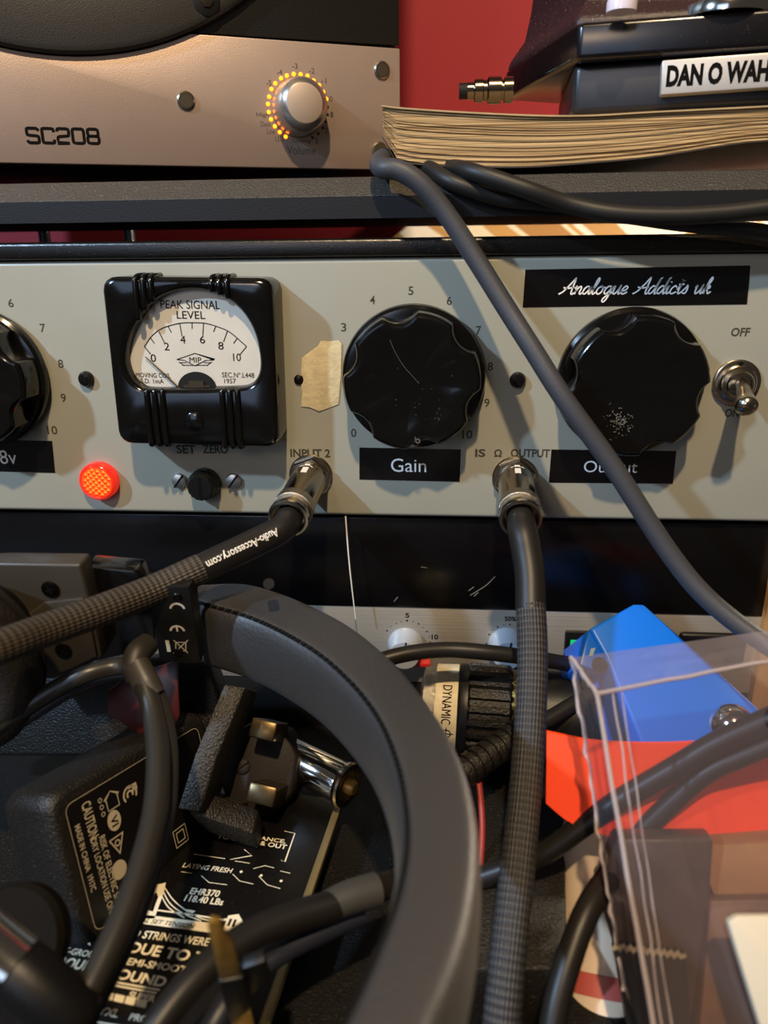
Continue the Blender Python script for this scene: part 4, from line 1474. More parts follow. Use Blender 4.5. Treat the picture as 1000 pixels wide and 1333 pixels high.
def rrect(a0, a1, b0, b1, r, n=6):
    out = []
    for cx_, cy_, t0_ in ((a1 - r, b1 - r, 0), (a0 + r, b1 - r, 90), (a0 + r, b0 + r, 180), (a1 - r, b0 + r, 270)):
        for i in range(n + 1):
            t_ = R_(t0_ + 90 * i / n)
            out.append((cx_ + r * math.cos(t_), cy_ + r * math.sin(t_)))
    return out


loops = []
for c_, g in ((-22, 1.5), (-18, 3.2), (-6, 3.6), (-1.5, 3.2), (-.3, 2.2), (0, 1.2)):
    loops.append([af.p(a, b, c_) for a, b in rrect(-g, wA + g, -hA - g, g, 4.5)])
m_.loft(loops)
body = m_.build('body', ADM, ad, smooth=50)
lb = MB().prism(af, rrect(.6, wA - .6, -hA + .6, -.6, 2.4), .0, .08).build('label_plate', mat('adaptor_label', '#0e0b09', .32), ad)
LINE = mat('label_print', '#b7ab92', .5)
m_ = MB()
m_.ribbon(af, rrect(1.0, wA - 1, -hA + 1.0, -1.0, 2.2), .18, .13, smooth=False, closed=True)
vf = Fr(af.o, -af.y, af.x)       # reading direction down the label


def vtext(body_, p0, p1, h, bold=.0):
    a0, b0 = vf.hit(*p0); a1, _ = vf.hit(*p1)
    m_.text(vf, body_, a0, b0 - h / 2, a1, b0 + h / 2, .13, bold=bold)


vtext('CAUTION:', (111, 1044), (131, 1088), 3.1, .02)
vtext('DRY LOCATION USE ONLY', (121, 1092), (148, 1196), 2.0, .015)
vtext('RISK OF ELECTRIC SHOCK', (132, 1088), (160, 1190), 2.0, .015)
vtext('MADE IN CHINA  1917C', (100, 1074), (124, 1158), 1.8, .015)
vtext('F', (171, 1021), (175, 1029), 3.2, .02)
a, b = af.hit(169, 1034); m_.ring(af, a, b, 2.0, 2.6, .13, 24, R_(-35), R_(215)); m_.ring(af, a, b, .7, 1.3, .13, 20, R_(-35), R_(215))
a, b = af.hit(155, 1132); m_.disc(af, a, b, 2.6, .13, 24)
vtext('2', (213, 1097), (216, 1106), 2.2, .01)
a, b = af.hit(146, 1043)
m_.ribbon(af, [(a - 2, b - 2), (a + 2, b - 2), (a + 2, b + 1.2), (a + 2.6, b + 1.2), (a, b + 3), (a - 2.6, b + 1.2), (a - 2, b + 1.2), (a - 2, b - 2)], .25, .13, smooth=False)
a, b = af.hit(132, 1051)
for dy in (-2, 0, 2):
    m_.ring(af, a, b + dy, .45, .7, .13, 12)
a, b = af.hit(148.5, 1068)
m_.disc(af, a, b, 2.3, .13, 28, 2.9)
a2, b2 = af.hit(153, 1098)
m_.ribbon(af, [(a2 - 2.4, b2 + 2.0), (a2 + 2.4, b2 + 2.0), (a2, b2 - 2.8), (a2 - 2.4, b2 + 2.0)], .4, .13, smooth=False)
m_.ring(af, a2, b2 + .2, .6, 1.0, .13, 16)
a3, b3 = af.hit(235, 1088)
for k in (2.6, 1.5):
    m_.ribbon(af, [(a3 - k, b3 - k), (a3 + k, b3 - k), (a3 + k, b3 + k), (a3 - k, b3 + k), (a3 - k, b3 - k)], .28, .13, smooth=False)
m_.build('label_print', LINE, lb, fix=False)
m_ = MB()
m_.text(vf, 'VI', vf.hit(144, 1064)[0], vf.hit(148.5, 1068)[1] - 1.2, vf.hit(153, 1073)[0], vf.hit(148.5, 1068)[1] + 1.2, .18, bold=.02)
m_.build('numeral', mat('adaptor_label', '#0e0b09', .32), lb, fix=False)

# ------------------------------------------------------------------ string packet
ZP = -82.0
p0, p1 = PZ(166, 1239, ZP), PZ(262, 1254, ZP)
kf = Fr(p0, p1 - p0, PZ(440, 1045, ZP) - PZ(385, 1175, ZP))
if kf.z.z < 0:
    kf.z = -kf.z
tr = kf.hit(446, 1040); 
left_a = kf.hit(40, 1215)[0]
bot_b = kf.hit(200, 1420)[1]
CARD = mat('packet_black', '#0d0b0a', .34, spec=.4, dust=.1)
pk = thing('string_packet', 'black guitar string packet with white bridge drawing and lettering on the desk', 'string packet', kf.p(tr[0] / 2, 0, -3))
card = MB().box(kf, left_a, tr[0] - 1.2, bot_b, tr[1], -2.4, 0).build('card', CARD, pk, bevel=.4)
MB().box(kf, tr[0] - 1.8, tr[0] + .5, bot_b, tr[1] + .3, -2.2, .35).build('sealed_edge', mat('packet_gold_edge', '#8f7e58', .35, metal=.5), pk, bevel=.3)
m_ = MB()
CRM = mat('packet_print', '#e6d9ba', .5)


def kt(body_, p, q, h, bold=.02, shear=.0):
    a0, b0 = kf.hit(*p); a1, b1 = kf.hit(*q)
    m_.text(kf, body_, a0, b0, a1, b0 + h, .06, bold=bold, shear=shear)


def kline(body_, p, q, hpx, bold=.02, shear=.0):
    a0, b0 = kf.hit(*p); a1, b1 = kf.hit(*q)
    h_ = kf.hit((p[0] + q[0]) / 2, (p[1] + q[1]) / 2 - hpx)[1] - kf.hit((p[0] + q[0]) / 2, (p[1] + q[1]) / 2)[1]
    n0 = len(m_.v)
    m_.text(kf, body_, a0, 0, a1, h_, .06, bold=bold, shear=shear)
    for i_ in range(n0, len(m_.v)):          # follow the printed line's own slope
        a_ = (m_.v[i_] - kf.o).dot(kf.x)
        m_.v[i_] = m_.v[i_] + kf.y * (b0 + (b1 - b0) * (a_ - a0) / (a1 - a0))


kline('D STRINGS WERE', (172, 1220), (270, 1232), 11)
kline('DUE TO T', (165, 1240), (264, 1255), 15.5, .03)
kline('SEMI-SMOOTH', (157, 1255), (250, 1269), 10)
kline('ROUND SO', (138, 1272), (246, 1292), 14.5, .03)
kline('SUPER', (166, 1299), (200, 1305), 9.5, .03)
kline('NYXL', (118, 1319), (152, 1325), 11)
kline('PRO', (167, 1328), (190, 1332), 10)
kline('OF STR', (48, 1216), (118, 1231), 12, .01)
kline('ISELY-GROUND', (64, 1238), (136, 1250), 9)
kline('A ROUN', (58, 1255), (116, 1265), 14, .03)
kline('EHR370', (246, 1164), (284, 1168), 9)
kline('118.40 LBs', (239, 1173), (289, 1179), 9)
kline('LAYING FRESH', (237, 1129), (301, 1137), 6.5, .01, .1)
kline('DISTANCE,', (315, 1091), (371, 1099), 6, .02)
kline('TO INSIDE & OUT', (282, 1091), (372, 1106), 6, .02)
# tension bar, bridge towers and cables
q = [kf.hit(*p) for p in [(174, 1189), (173, 1201), (279, 1215), (284, 1203)]]
m_.poly(kf, q, .05)
for tw in ([(183, 1196), (197, 1160), (203, 1152), (216, 1149), (214, 1160), (201, 1196)], [(290, 1212), (297, 1192), (311, 1190), (315, 1198), (310, 1216)]):
    m_.poly(kf, [kf.hit(*p) for p in tw], .05)
for pl in ([(214, 1155), (226, 1172), (245, 1187), (270, 1198), (298, 1196)], [(212, 1160), (222, 1177), (240, 1190), (262, 1199)], [(210, 1166), (220, 1182), (240, 1195)], [(204, 1185), (250, 1191), (300, 1199)], [(311, 1192), (318, 1204), (326, 1211)]):
    m_.ribbon(kf, [kf.hit(*p) for p in pl], .5 if pl[0] == (204, 1185) else .32, .07)
for pl in ([(140, 1277), (208, 1289)], [(138, 1281), (204, 1293)], [(62, 1263), (105, 1271)], [(120, 1330), (170, 1338)]):
    m_.ribbon(kf, [kf.hit(*p) for p in pl], .5, .07)
q = [kf.hit(*p) for p in [(133, 1300), (136, 1291), (194, 1303), (191, 1313)]]
for i in range(4):
    f0, f1 = i / 4, (i + .88) / 4
    A0 = [q[0][j] + (q[3][j] - q[0][j]) * f0 for j in (0, 1)]; A1 = [q[0][j] + (q[3][j] - q[0][j]) * f1 for j in (0, 1)]
    B0 = [q[1][j] + (q[2][j] - q[1][j]) * f0 for j in (0, 1)]; B1 = [q[1][j] + (q[2][j] - q[1][j]) * f1 for j in (0, 1)]
    m_.poly(kf, [A0, A1, B1, B0], .07)
m_.poly(kf, [kf.hit(*p) for p in [(243, 1184), (255, 1186), (248, 1191)]], .07)
# printed string symbols
for pl in ([(236, 1135), (250, 1137)], [(252, 1112), (293, 1118)], [(262, 1140), (272, 1149), (296, 1152)], [(306, 1121), (325, 1124)], [(318, 1106), (328, 1114), (300, 1119)], [(303, 1138), (312, 1147), (330, 1151)], [(330, 1131), (345, 1127), (357, 1130)], [(337, 1141), (348, 1152), (365, 1157)], [(365, 1134), (378, 1137)]):
    m_.ribbon(kf, [kf.hit(*p) for p in pl], .22, .07, smooth=False)
for u, v in ((314, 1135), (340, 1140), (366, 1147)):
    a, b = kf.hit(u, v); m_.disc(kf, a, b, .45, .07, 12)
for pl in ([(370, 1082), (384, 1085), (371, 1122), (366, 1120)],):
    m_.ribbon(kf, [kf.hit(*p) for p in pl], .25, .07, smooth=False)
m_.build('packet_print', CRM, card, fix=False)
m_ = MB()
kline('TOTAL SET TENSION', (165, 1198.5), (252, 1209), 6, .01, .2)
for i_ in range(len(m_.v)):
    m_.v[i_] = m_.v[i_] + kf.z * .05
m_.poly(kf, [kf.hit(*p) for p in [(192, 1185), (198, 1166), (204, 1162), (206, 1168), (199, 1187)]], .1)
for (u, v) in ((299, 1201), (305, 1202)):
    a, b = kf.hit(u, v); m_.box(kf, a - .35, a + .35, b - 1.2, b + 1.2, .06, .1)
m_.build('reversed_print', CARD, card, fix=False)

cf3 = Fr(PD(150, 905, 260), (1, -.05, 0), (0, .35, 1))
o = MB().prism(cf3, [cf3.hit(*p) for p in [(-60, 868), (60, 860), (200, 856), (270, 862), (285, 900), (285, 985), (-60, 985)]], -10, 0).build('speckled_case', BLACK_GRAIN, bevel=1.5, seg=3)
tag(o, 'black speckled case lying behind the power adaptor and the headphone cable joint', 'case')

# ------------------------------------------------------------------ mains plug with brass pins, bracket, chrome adaptor
mp_ = thing('mains_plug', 'dark brown mains plug with dull brass pins lying inside the headband loop', 'plug', PD(320, 1000, 250))
BRN = mat('plug_brown', '#18110c', .6, spec=.25, bump=.2, bscale=1.5)
uf = Fr(PD(320, 1000, 252), (1, -.15, -.12), (.1, .55, .8))
m_ = MB()
m_.prism(uf, [uf.hit(*p) for p in [(283, 1010), (300, 955), (335, 935), (372, 948), (388, 985), (380, 1035), (350, 1065), (300, 1060)]], -14, 0)
m_.build('body', BRN, mp_, bevel=1.5, seg=3)
a, b = uf.hit(316, 998)
slotted(mp_, uf, a, b, 2.6, BRN, h=.8)
PIN = mat('pin_bronze', '#54462e', .32, metal=.85, var=.3, vscale=.3)
for (uu, vv, w, l_) in ((356, 950, 8.6, 13), (356, 1030, 9.0, 14), (300, 1050, 11.0, 13)):
    a, b = uf.hit(uu, vv)
    g = uf.at(a, b, 0)
    MB().box(g, -w / 2, w / 2, -3.0, 3.0, -3, l_).build('pin', PIN if uu > 300 else mat('pin_black', '#2b2a22', .35, bump=.6, bscale=2), mp_, bevel=.8)
br = thing('bracket', 'black speckled flat metal bar standing between the adaptor and the mains plug', 'bracket', PD(262, 1000, 240))
m_ = MB()
P0, P1, P2 = PD(306, 893, 238), PD(268, 985, 232), PD(246, 1055, 227)
w_ = V((6.6, .6, -1.2)); dn_ = V((1.5, 9, -7))
m_.loft([[p - w_ / 2, p + w_ / 2, p + w_ / 2 + dn_, p - w_ / 2 + dn_] for p in (P0, P1, P2)])
m_.build('bar', BLACK_GRAIN, br, bevel=.6)
P3 = PD(330, 1066, 240)
m_ = MB()
m_.loft([[p - V((0, 0, 0)), p + V((0, 7, 3)), p + V((1, 9, -4)), p + V((1, 1, -7))] for p in (PD(240, 1040, 229), PD(262, 1062, 230), PD(330, 1085, 231))])
m_.build('foot', BLACK_GRAIN, br, bevel=.6)
cb = thing('chrome_adaptor', 'shiny chrome barrel adaptor beside the brass pins, partly under the headband', 'adaptor', PD(420, 1000, 258))
c0, c1 = PD(378, 985, 262), PD(452, 1022, 249)
ax = (c1 - c0); Ln = ax.length
f = Fr(c0, V((1, 0, 0)), V((0, 0, 1))); f.z = ax.normalized(); f.x = f.z.cross(V((0, 0, 1))).normalized(); f.y = f.z.cross(f.x)
MB().lathe(f, [(6.2, -8), (6.6, -7), (6.6, Ln * .9), (6.1, Ln * .94)], 40).build('barrel', CHROME, cb)
MB().lathe(f, [(6.2, Ln * .92), (7.4, Ln * .95), (7.6, Ln), (7.2, Ln * 1.03), (5.2, Ln * 1.03), (5.0, Ln * .97)], 40).build('end_ring', NICKEL, cb)
MB().lathe(f, [(4.9, Ln * .9), (4.9, Ln * .98), (2.6, Ln * .98), (2.5, Ln * 1.1), (1.8, Ln * 1.14), (.2, Ln * 1.15)], 32).build('contact', BRASS, cb)

# brass blade with black sleeve in the foreground
bl = thing('brass_blade', 'narrow brass blade with black sleeve standing over the string packet', 'plug pin', PD(295, 1270, 160))
bfz = Fr(PD(300, 1270, 151), (1, .25, .1), (-.1, -.35, 1))


def blade(pts_, c0_=-1.3, c1_=0.0):
    return MB().prism(bfz, [bfz.hit(*p) for p in pts_], c0_, c1_)


blade([(270, 1206), (276, 1200), (287, 1202), (293, 1216), (304, 1230), (313, 1270), (287, 1278)]).build('blade', BRASS, bl, bevel=.25)
blade([(285, 1276), (316, 1270), (326, 1308), (300, 1332), (295, 1318)], -1.8, .4).build('sleeve', BLACK_SATIN, bl, bevel=.3)
blade([(316, 1274), (345, 1264), (354, 1294), (327, 1308)], -4.5, -1.8).build('side_wing', BLACK_SATIN, bl, bevel=.3)
blade([(300, 1330), (326, 1318), (345, 1400), (318, 1400)]).build('blade', BRASS, bl, bevel=.25)
# lower cable with blue-grey sleeve
lc = thing('patch_cable', 'dark cable curving out from under the headband across the string packet', 'cable', PD(380, 1190, 185))
MB().tube([PD(520, 1148, 196), PD(480, 1160, 190), PD(435, 1178, 184), PD(380, 1195, 177), PD(330, 1215, 171), PD(280, 1250, 164), PD(235, 1295, 158), PD(195, 1350, 153), PD(160, 1410, 150)], [3.4, 3.6, 3.3, 3.1], 18).build('cord', CAB_DARK, lc)
MB().tube([PD(490, 1158, 190), PD(455, 1168, 186.5), PD(428, 1180, 183.5)], [4.1, 4.0, 3.7], 18).build('end_sleeve', mat('sleeve_dark', '#3a3833', .5), lc)
MB().tube([PD(470, 1190, 190), PD(420, 1212, 184), PD(370, 1238, 178), PD(320, 1275, 170), PD(280, 1330, 163), PD(250, 1400, 160)], 2.6, 16).build('cord', mat('cord_blue_black', '#20232e', .45), lc)

# ------------------------------------------------------------------ microphone, ribbed cable, horizontal cable
mi = thing('microphone', 'ribbed black dynamic microphone with cream band, behind the hanging jack lead', 'microphone', PD(630, 920, 258))
c0, c1 = PD(556, 918, 262), PD(760, 935, 256)
ax = c1 - c0; Ln = ax.length
f = Fr(c0, V((1, 0, 0)), V((0, 0, 1))); f.z = ax.normalized(); f.x = (V((0, -1, 0)) - f.z * V((0, -1, 0)).dot(f.z)).normalized(); f.y = f.z.cross(f.x)


def lz(u):
    return Ln * (u - 556) / (760 - 556)


RM = 15.0
MB().lathe(f, [(9, lz(548)), (RM * .86, lz(552)), (RM * .88, lz(567))], 60).build('knurled_ring', KNURL, mi)
bd = MB().lathe(f, [(RM * .93, lz(567)), (RM * .95, lz(568)), (RM * .97, lz(596)), (RM * .95, lz(597))], 60).build('cream_band', mat('cream_band', '#d6c7a4', .5, var=.2, vscale=.3), mi)
MB().lathe(f, [(RM * .96, lz(596.5)), (RM, lz(600)), (RM, lz(609)), (RM * .95, lz(611))], 60).build('collar', BLACK_SATIN, mi)
MB().lathe(f, [(RM * .95, lz(609)), (RM * .98, lz(612)), (RM * .98, lz(662)), (RM * .94, lz(665))], 240, mod=lambda r, h, t: r + (.75 if math.cos(22 * t) > .1 else -.75)).build('ribbed_grip', BLACK_GRAIN, mi, smooth=25)
MB().lathe(f, [(RM * .92, lz(664)), (RM * .94, lz(668)), (RM * .94, lz(678))], 90).build('gold_mesh', mat('gold_mesh', '#b08d4c', .35, metal=.9, bump=1.0, bscale=2.0), mi)
MB().lathe(f, [(RM * .98, lz(678)), (RM, lz(684)), (RM, lz(748)), (RM * .9, lz(758)), (RM * .5, lz(762))], 160, mod=lambda r, h, t: r - (.9 if math.cos(18 * t) > .5 and lz(690) < h < lz(745) else 0)).build('slotted_cap', BLACK_SATIN, mi, smooth=25)
m_ = MB()


def on_mic(a, b):
    # a: along the band's height (reads up the curve), b: along the axis
    an = a / RM
    return f.o + f.z * b + (f.x * math.cos(an) + f.y * math.sin(an)) * (RM * .975)


sgn = 1 if f.y.z > 0 else -1
m_.text(f, 'DYNAMIC', sgn * 16.0, lz(577), sgn * 3.0, lz(589), wrap=on_mic)
for t0_, t1_ in ((0, 6.283),):
    pass
a0 = -sgn * 0.5
vs = []
for i in range(25):
    t_ = 2 * math.pi * i / 24
    vs += [on_mic(a0 + 1.6 * math.cos(t_), lz(584) + 1.6 * math.sin(t_)), on_mic(a0 + 1.3 * math.cos(t_), lz(584) + 1.3 * math.sin(t_))]
m_.add(vs, [(2 * i, 2 * i + 1, 2 * i + 3, 2 * i + 2) for i in range(24)])
m_.add([on_mic(a0 - 2.4, lz(584) - .15), on_mic(a0 + 2.4, lz(584) - .15), on_mic(a0 + 2.4, lz(584) + .15), on_mic(a0 - 2.4, lz(584) + .15)], [(0, 1, 2, 3)])
m_.add([on_mic(a0 - .15, lz(584) - 2.4), on_mic(a0 + .15, lz(584) - 2.4), on_mic(a0 + .15, lz(584) + 2.4), on_mic(a0 - .15, lz(584) + 2.4)], [(0, 1, 2, 3)])
m_.build('band_print', INK_BLACK, bd, fix=False)

rc = thing('ribbed_cable', 'black cable with ribbed strain relief slanting under the microphone', 'cable', PD(640, 985, 232))
c0, c1 = PD(600, 1008, 226), PD(690, 945, 238)
ax = c1 - c0; Ln = ax.length
f = Fr(c0, V((1, 0, 0)), V((0, 0, 1))); f.z = ax.normalized(); f.x = f.z.cross(V((0, 0, 1))).normalized(); f.y = f.z.cross(f.x)
prof = []
for i in range(9):
    h = Ln * i / 9
    prof += [(4.6, h), (4.6, h + Ln * .07), (3.9, h + Ln * .075), (3.9, h + Ln * .105)]
MB().lathe(f, prof, 32).build('strain_relief', BLACK_GRAIN, rc, smooth=25)
MB().tube([PD(690, 946, 238), PD(715, 936, 240), PD(742, 920, 243), PD(775, 902, 247)], 2.6, 16).build('cord', CAB_DARK, rc)
m_ = MB()
m_.tube([PD(470, 868, 236), PD(525, 852, 238), PD(580, 846, 240), PD(640, 850, 240), PD(700, 858, 243), PD(760, 868, 252), PD(820, 880, 258)], 2.5, 18)
tag(m_.build('cable', CAB_DARK), 'dark cable lying level across the knobs of the silver rack unit', 'cable')

# black textured case that the microphone rests on
cz0 = -80.0
k0 = PZ(610, 1000, cz0 + 8)
o = MB().prism(GF, [(p.x, p.y) for p in [PZ(560, 985, cz0 + 8), PZ(735, 985, cz0 + 8), PZ(738, 1262, cz0 + 8), PZ(560, 1262, cz0 + 8)]], DESK + .2, cz0 + 8).build('equipment_case', BLACK_GRAIN, bevel=1.2)
tag(o, 'black pebble-textured case lying under the hanging jack lead and microphone', 'case')

# ------------------------------------------------------------------ right corner: orange tray, blue box, ball, clear box, paper, wood
ORG_M = mat('orange_card', '#f0410c', .55, spec=.3, var=.06, vscale=.05)
zt_, zb2 = -46.0, -66.0
tray = [(712, 953), (760, 963), (800, 967), (870, 968), (940, 964), (1010, 958), (1080, 952), (1200, 940)]
trayb = [(711, 1046), (745, 1072), (800, 1090), (870, 1097), (940, 1097), (1010, 1095), (1080, 1090), (1200, 1078)]
DT = [206, 203, 201, 200, 200, 201, 202, 204]
m_ = MB()
U_ = crom([PD(u, v, d) for (u, v), d in zip(tray, DT)], 6)
L_ = crom([PD(u, v, d - 4) for (u, v), d in zip(trayb, DT)], 6)
th2 = V((0, .7, .1))
m_.loft([[U_[i], L_[i], L_[i] + th2, U_[i] + th2] for i in range(len(U_))])
o = m_.build('orange_card', ORG_M, smooth=40)
tag(o, 'bright orange card band standing behind the clear plastic box', 'card')
BLUE = mat('blue_plastic', '#0f6fe0', .38, spec=.45)
bxf = Fr(PD(826, 790, 246), PD(990, 930, 232) - PD(826, 790, 246), V((0, -.35, 1)))
bb_ = thing('blue_box', 'bright blue glossy box tilted on its corner behind the clear plastic box', 'box', PD(850, 930, 236))
P_ = [PD(762, 826, 236), PD(826, 786, 250), PD(838, 786, 251), PD(895, 838, 247), PD(990, 925, 238), PD(925, 985, 226), PD(840, 985, 222), PD(750, 870, 231)]
ncf = V((.1, -.7, .7)).normalized()
bf2 = Fr(PD(850, 880, 240), PD(990, 915, 240) - PD(762, 826, 240), V((-.2, .7, .7)))
poly = [bf2.hit(*p) for p in [(769, 818), (826, 786), (839, 786), (897, 838), (992, 925), (992, 1000), (850, 1000), (788, 852)]]
m_ = MB().prism(bf2, poly, -24, 0)
m_.build('body', BLUE, bb_, bevel=1.0, seg=3)
sfp = [bf2.hit(*p) for p in [(769, 818), (788, 852)]]
m_ = MB().prism(bf2, [bf2.hit(*p) for p in [(763, 838), (769, 818), (789, 853), (778, 872), (757, 864)]], -20, -1.0)
m_.build('end_flap', mat('blue_plastic_dark', '#0d5fc8', .38), bb_, bevel=.6)
m_ = MB()
m_.poly(bf2, [bf2.hit(*p) for p in [(768, 853), (771, 843), (777, 842), (773, 853)]], -.85)
m_.poly(bf2, [bf2.hit(*p) for p in [(774, 861), (780, 854), (783, 858), (778, 865)]], -.85)
m_.build('printed_mark', mat('grey_mark', '#8a9aa8', .5), bb_)
a, b = bf2.hit(781, 866, -.8)
MB().lathe(bf2.at(a, b, -1.0), [(2.6, 0), (2.6, .4), (.2, .4)], 20).build('round_hole', INK_BLACK, bb_)
o = MB().ball(PD(953, 945, 212), 6.0, 36, 20).build('steel_ball', CHROME)
tag(o, 'small shiny steel ball above the orange card', 'ball')

CLR = clear_mat('clear_plastic', '#f2eef2', .1, haze=.1, hazecol='#b9a9ac', bump=.6)
CLT = clear_mat('clear_plastic_flap', '#f0ecf0', .1, haze=.2, hazecol='#b9a9ac', bump=.6)
cbx = thing('clear_box', 'crinkled clear plastic box in the right foreground', 'plastic box', PD(850, 1100, 165))
ZC = -6.0
bl_, fl_ = PZ(744, 856, ZC), PZ(777, 903, ZC)
fr_, br_ = PZ(1160, 831, ZC), PZ(1160, 799, ZC)
bl_b, fl_b = PZ(812, 1290, -70), PZ(862, 1400, -70)
fr_b, br_b = PZ(1200, 1400, -70), PZ(1200, 1290, -70)


def quad(p, q_, r, s_, n=10, wob=.35):
    m2 = MB()
    vs = []
    for i in range(n + 1):
        for j in range(n + 1):
            a, b = i / n, j / n
            pt = p.lerp(q_, a).lerp(s_.lerp(r, a), b)
            vs.append(pt + V((random.uniform(-1, 1), random.uniform(-1, 1), random.uniform(-1, 1))) * (wob * (0 if i in (0, n) or j in (0, n) else 1)))
    m2.add(vs, [(i * (n + 1) + j, (i + 1) * (n + 1) + j, (i + 1) * (n + 1) + j + 1, i * (n + 1) + j + 1) for i in range(n) for j in range(n)])
    return m2


quad(fl_, fr_, fr_b, fl_b).build('front_wall', CLR, cbx, smooth=60)
quad(bl_, fl_, fl_b, bl_b).build('side_wall', CLR, cbx, smooth=60)
quad(bl_, br_, fr_, fl_).build('top_flap', CLT, cbx, smooth=60)
EDGE = clear_mat('clear_plastic_edge', '#e8dfe2', .12, haze=.42, hazecol='#dccfca')
m_ = MB()


def crinkle(p, q_, n, amp):
    return [p.lerp(q_, i / n) + V((random.uniform(-amp, amp), random.uniform(-amp, amp), random.uniform(-amp, amp))) for i in range(n + 1)]


m_.tube(crinkle(fl_, fr_, 14, .15), .55, 8, 2)
m_.tube(crinkle(fl_, fl_b, 14, .15), .6, 8, 2)
m_.tube(crinkle(bl_, bl_b, 40, .45), .5, 7, 2)
m_.tube(crinkle(bl_, fl_, 8, .2), .6, 8, 2)
m_.build('folded_edges', EDGE, cbx, smooth=60)
m_ = MB()
for k0_, k1_, w_ in ((.05, .03, .25), (.075, .065, .18)):
    m_.tube(crinkle(fl_.lerp(fr_, k0_), fl_b.lerp(fr_b, k1_), 12, .25), w_, 6, 2)
m_.build('creases', EDGE, cbx, smooth=60)

# two dark cables between the clear box and the orange card
for pts, lbl, r in (([(590, 1152), (640, 1138), (705, 1112), (760, 1074), (807, 1042), (885, 996), (940, 964), (1030, 925), (1150, 880)], 'upper dark cable slanting across the orange card behind clear plastic', 2.75),
                    ([(790, 1125), (834, 1083), (880, 1040), (922, 1005), (965, 985), (1040, 955), (1150, 915)], 'lower dark cable slanting across the orange card behind clear plastic', 2.5)):
    m_ = MB()
    m_.tube([PD(u, v, 186 + .058 * (1000 - u) + (2 if r < 2.6 else 0)) for u, v in pts], r * 1.05, 18)
    tag(m_.build('cable', CAB_DARK), lbl, 'cable')
m_ = MB()
m_.tube([PD(618, 985, 232), PD(625, 1030, 226), PD(628, 1075, 221), PD(626, 1120, 216), PD(620, 1170, 212)], .9, 10)
tag(m_.build('wire', mat('wire_red', '#8e2a22', .45)), 'thin dark red wire running down beside the outer edge of the headband', 'wire')
# paper roll with a red band
PAP = bpy.data.materials.new('roll_paper'); PAP.use_nodes = True
nt = PAP.node_tree; bb = nt.nodes['Principled BSDF']; bb.inputs['Roughness'].default_value = .4
bb.inputs['Base Color'].default_value = lin('#c9b49c')
r0, r1 = PD(790, 1090, 222), PD(782, 1400, 200)
ax = r1 - r0; Ln = ax.length
f = Fr(r0, V((1, 0, 0)), V((0, 0, 1))); f.z = ax.normalized(); f.x = (V((1, 0, 0)) - f.z * f.z.x).normalized(); f.y = f.z.cross(f.x)
rl = thing('paper_roll', 'cream paper roll with red bands behind the clear plastic box', 'paper roll', r0)
MB().lathe(f, [(12, -6), (12.6, 0), (13.4, Ln * .5), (14.5, Ln)], 48).build('tube', PAP, rl)
MB().lathe(f, [(13.6, Ln * .58), (13.9, Ln * .582), (14.1, Ln * .67), (13.8, Ln * .672)], 48, cap=(False, False)).build('red_band', mat('red_print', '#a84a42', .45), rl)
m_ = MB()
m_.tube([PD(850, 1085, 198), PD(825, 1108, 195), PD(795, 1140, 190), PD(765, 1185, 183), PD(742, 1245, 178), PD(724, 1310, 174), PD(710, 1400, 170)], [2.9, 3.1, 3.1, 3.0], 18)
tag(m_.build('cable', CAB_DARK), 'thick dark cable looping down over the cream paper roll', 'cable')
# torn dark pouch
POU = mat('pouch_dark', '#4a3a2c', .4, var=.4, vscale=.1, bump=.4, bscale=.3)
pff = Fr(PD(850, 1230, 176), (1, -.1, 0), (0, .4, 1))
top = [(798, 1236), (803, 1230)] + [(803 + i * 4.4, 1232 + i * .55 + (3 if i % 2 else -2)) for i in range(20)] + [(893, 1243)]
m_ = MB().prism(pff, [pff.hit(*p) for p in [(830, 1400)] + top + [(905, 1400)]], -3, 0)
m_ = m_.build('pouch', mat('pouch_black', '#14120d', .45))
te_ = MB()
te_.ribbon(pff, [pff.hit(*p) for p in top], .9, .15, smooth=False)
ORG[m_.name] = ORG[m_.name]
te_.build('torn_edge', mat('torn_pale', '#9a8a6c', .6), m_, fix=False)
tag(m_, 'torn black plastic pouch with serrated top edge below the orange card', 'pouch')
pf3 = Fr(PD(840, 1160, 186), (1, -.1, 0), (0, .4, 1))
m_ = MB().prism(pf3, [pf3.hit(*p) for p in [(826, 1400), (800, 1235), (778, 1160), (800, 1092), (930, 1092), (925, 1160), (905, 1400)]], -8, 0)
tag(m_.build('fabric_bag', POU, bevel=1.0), 'dark brown bag wedged under the orange card', 'bag')
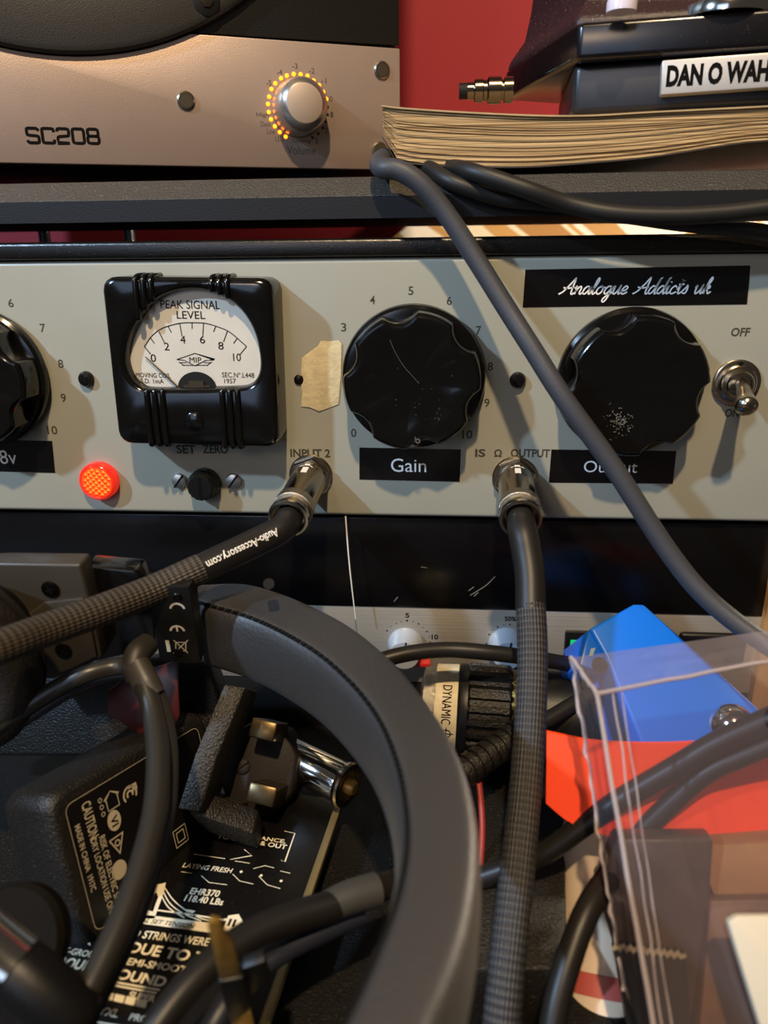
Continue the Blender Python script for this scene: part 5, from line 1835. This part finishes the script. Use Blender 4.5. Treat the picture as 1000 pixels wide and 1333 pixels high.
# brown boxes and pale card at the right edge
cdf = Fr(PD(960, 1140, 186), (1, -.05, 0), (0, .5, 1))
o = MB().prism(cdf, [cdf.hit(*p) for p in [(930, 1168), (905, 1100), (1180, 1095), (1180, 1164)]], -30, 0).build('cardboard_box', mat('cardboard', '#9a6a35', .7, var=.2, vscale=.08), bevel=.6)
tag(o, 'tan cardboard box under the orange card at the right', 'box')
cdf = Fr(PD(960, 1260, 178), (1, -.05, 0), (0, .6, 1))
o = MB().prism(cdf, [cdf.hit(*p) for p in [(905, 1400), (925, 1172), (1180, 1167), (1180, 1400)]], -14, 0).build('wooden_block', mat('dark_wood', '#6a4522', .6, var=.4, vscale=.15, aniso=(1, 1, .2)), bevel=.6)
tag(o, 'dark brown wooden block below the tan cardboard box', 'block')
cdf = Fr(PD(1000, 1260, 160), (1, -.05, 0), (0, .7, 1))
o = MB().prism(cdf, [cdf.hit(*p) for p in [(1010, 1400), (948, 1200), (960, 1192), (1170, 1192), (1170, 1400)]], -3, 0).build('pale_card', mat('pale_card', '#c3b79f', .5), bevel=.6)
tag(o, 'pale cream card edge at the lower right in front of the wooden block', 'card')

# ------------------------------------------------------------------ lower left corner
pg = thing('chrome_plug', 'chrome ended black plug at the lower left edge beside the string packet', 'plug', PD(20, 1250, 150))
c0, c1 = PD(-14, 1228, 150), PD(84, 1312, 150)
ax = c1 - c0; Ln = ax.length
f = Fr(c0, V((1, 0, 0)), V((0, 0, 1))); f.z = ax.normalized(); f.x = f.z.cross(V((0, 0, 1))).normalized(); f.y = f.z.cross(f.x)
MB().lathe(f, [(4, -5), (5.6, -3), (5.7, Ln * .2), (6.0, Ln * .34), (5.2, Ln * .36)], 40).build('chrome_shell', CHROME, pg)
MB().lathe(f, [(5.4, Ln * .34), (5.8, Ln * .4), (5.8, Ln + 3), (4.6, Ln + 5)], 40).build('body', BLACK_SATIN, pg)
o = MB().lathe(Fr(PD(15, 1225, 172), (1, 0, .1), (0, .6, .8)), [(11.5, -5), (12, -1), (11, .5), (.3, .9)], 48).build('round_cap', mat('cap_brown_black', '#120e0a', .8, spec=.1))
tag(o, 'dark round cap at the left edge above the chrome plug', 'cap')
sfm = Fr(PD(205, 910, 238), (1, 0, 0), (0, .3, 1))
o = MB().prism(sfm, [sfm.hit(*p) for p in [(140, 900), (165, 880), (230, 860), (234, 930), (222, 960), (200, 985), (190, 960), (140, 930)]], -1, 0).build('red_strip', mat('red_translucent', '#43150f', .3, spec=.5), bevel=.3)
tag(o, 'dark red plastic strip behind the headphone cable joint', 'strip')
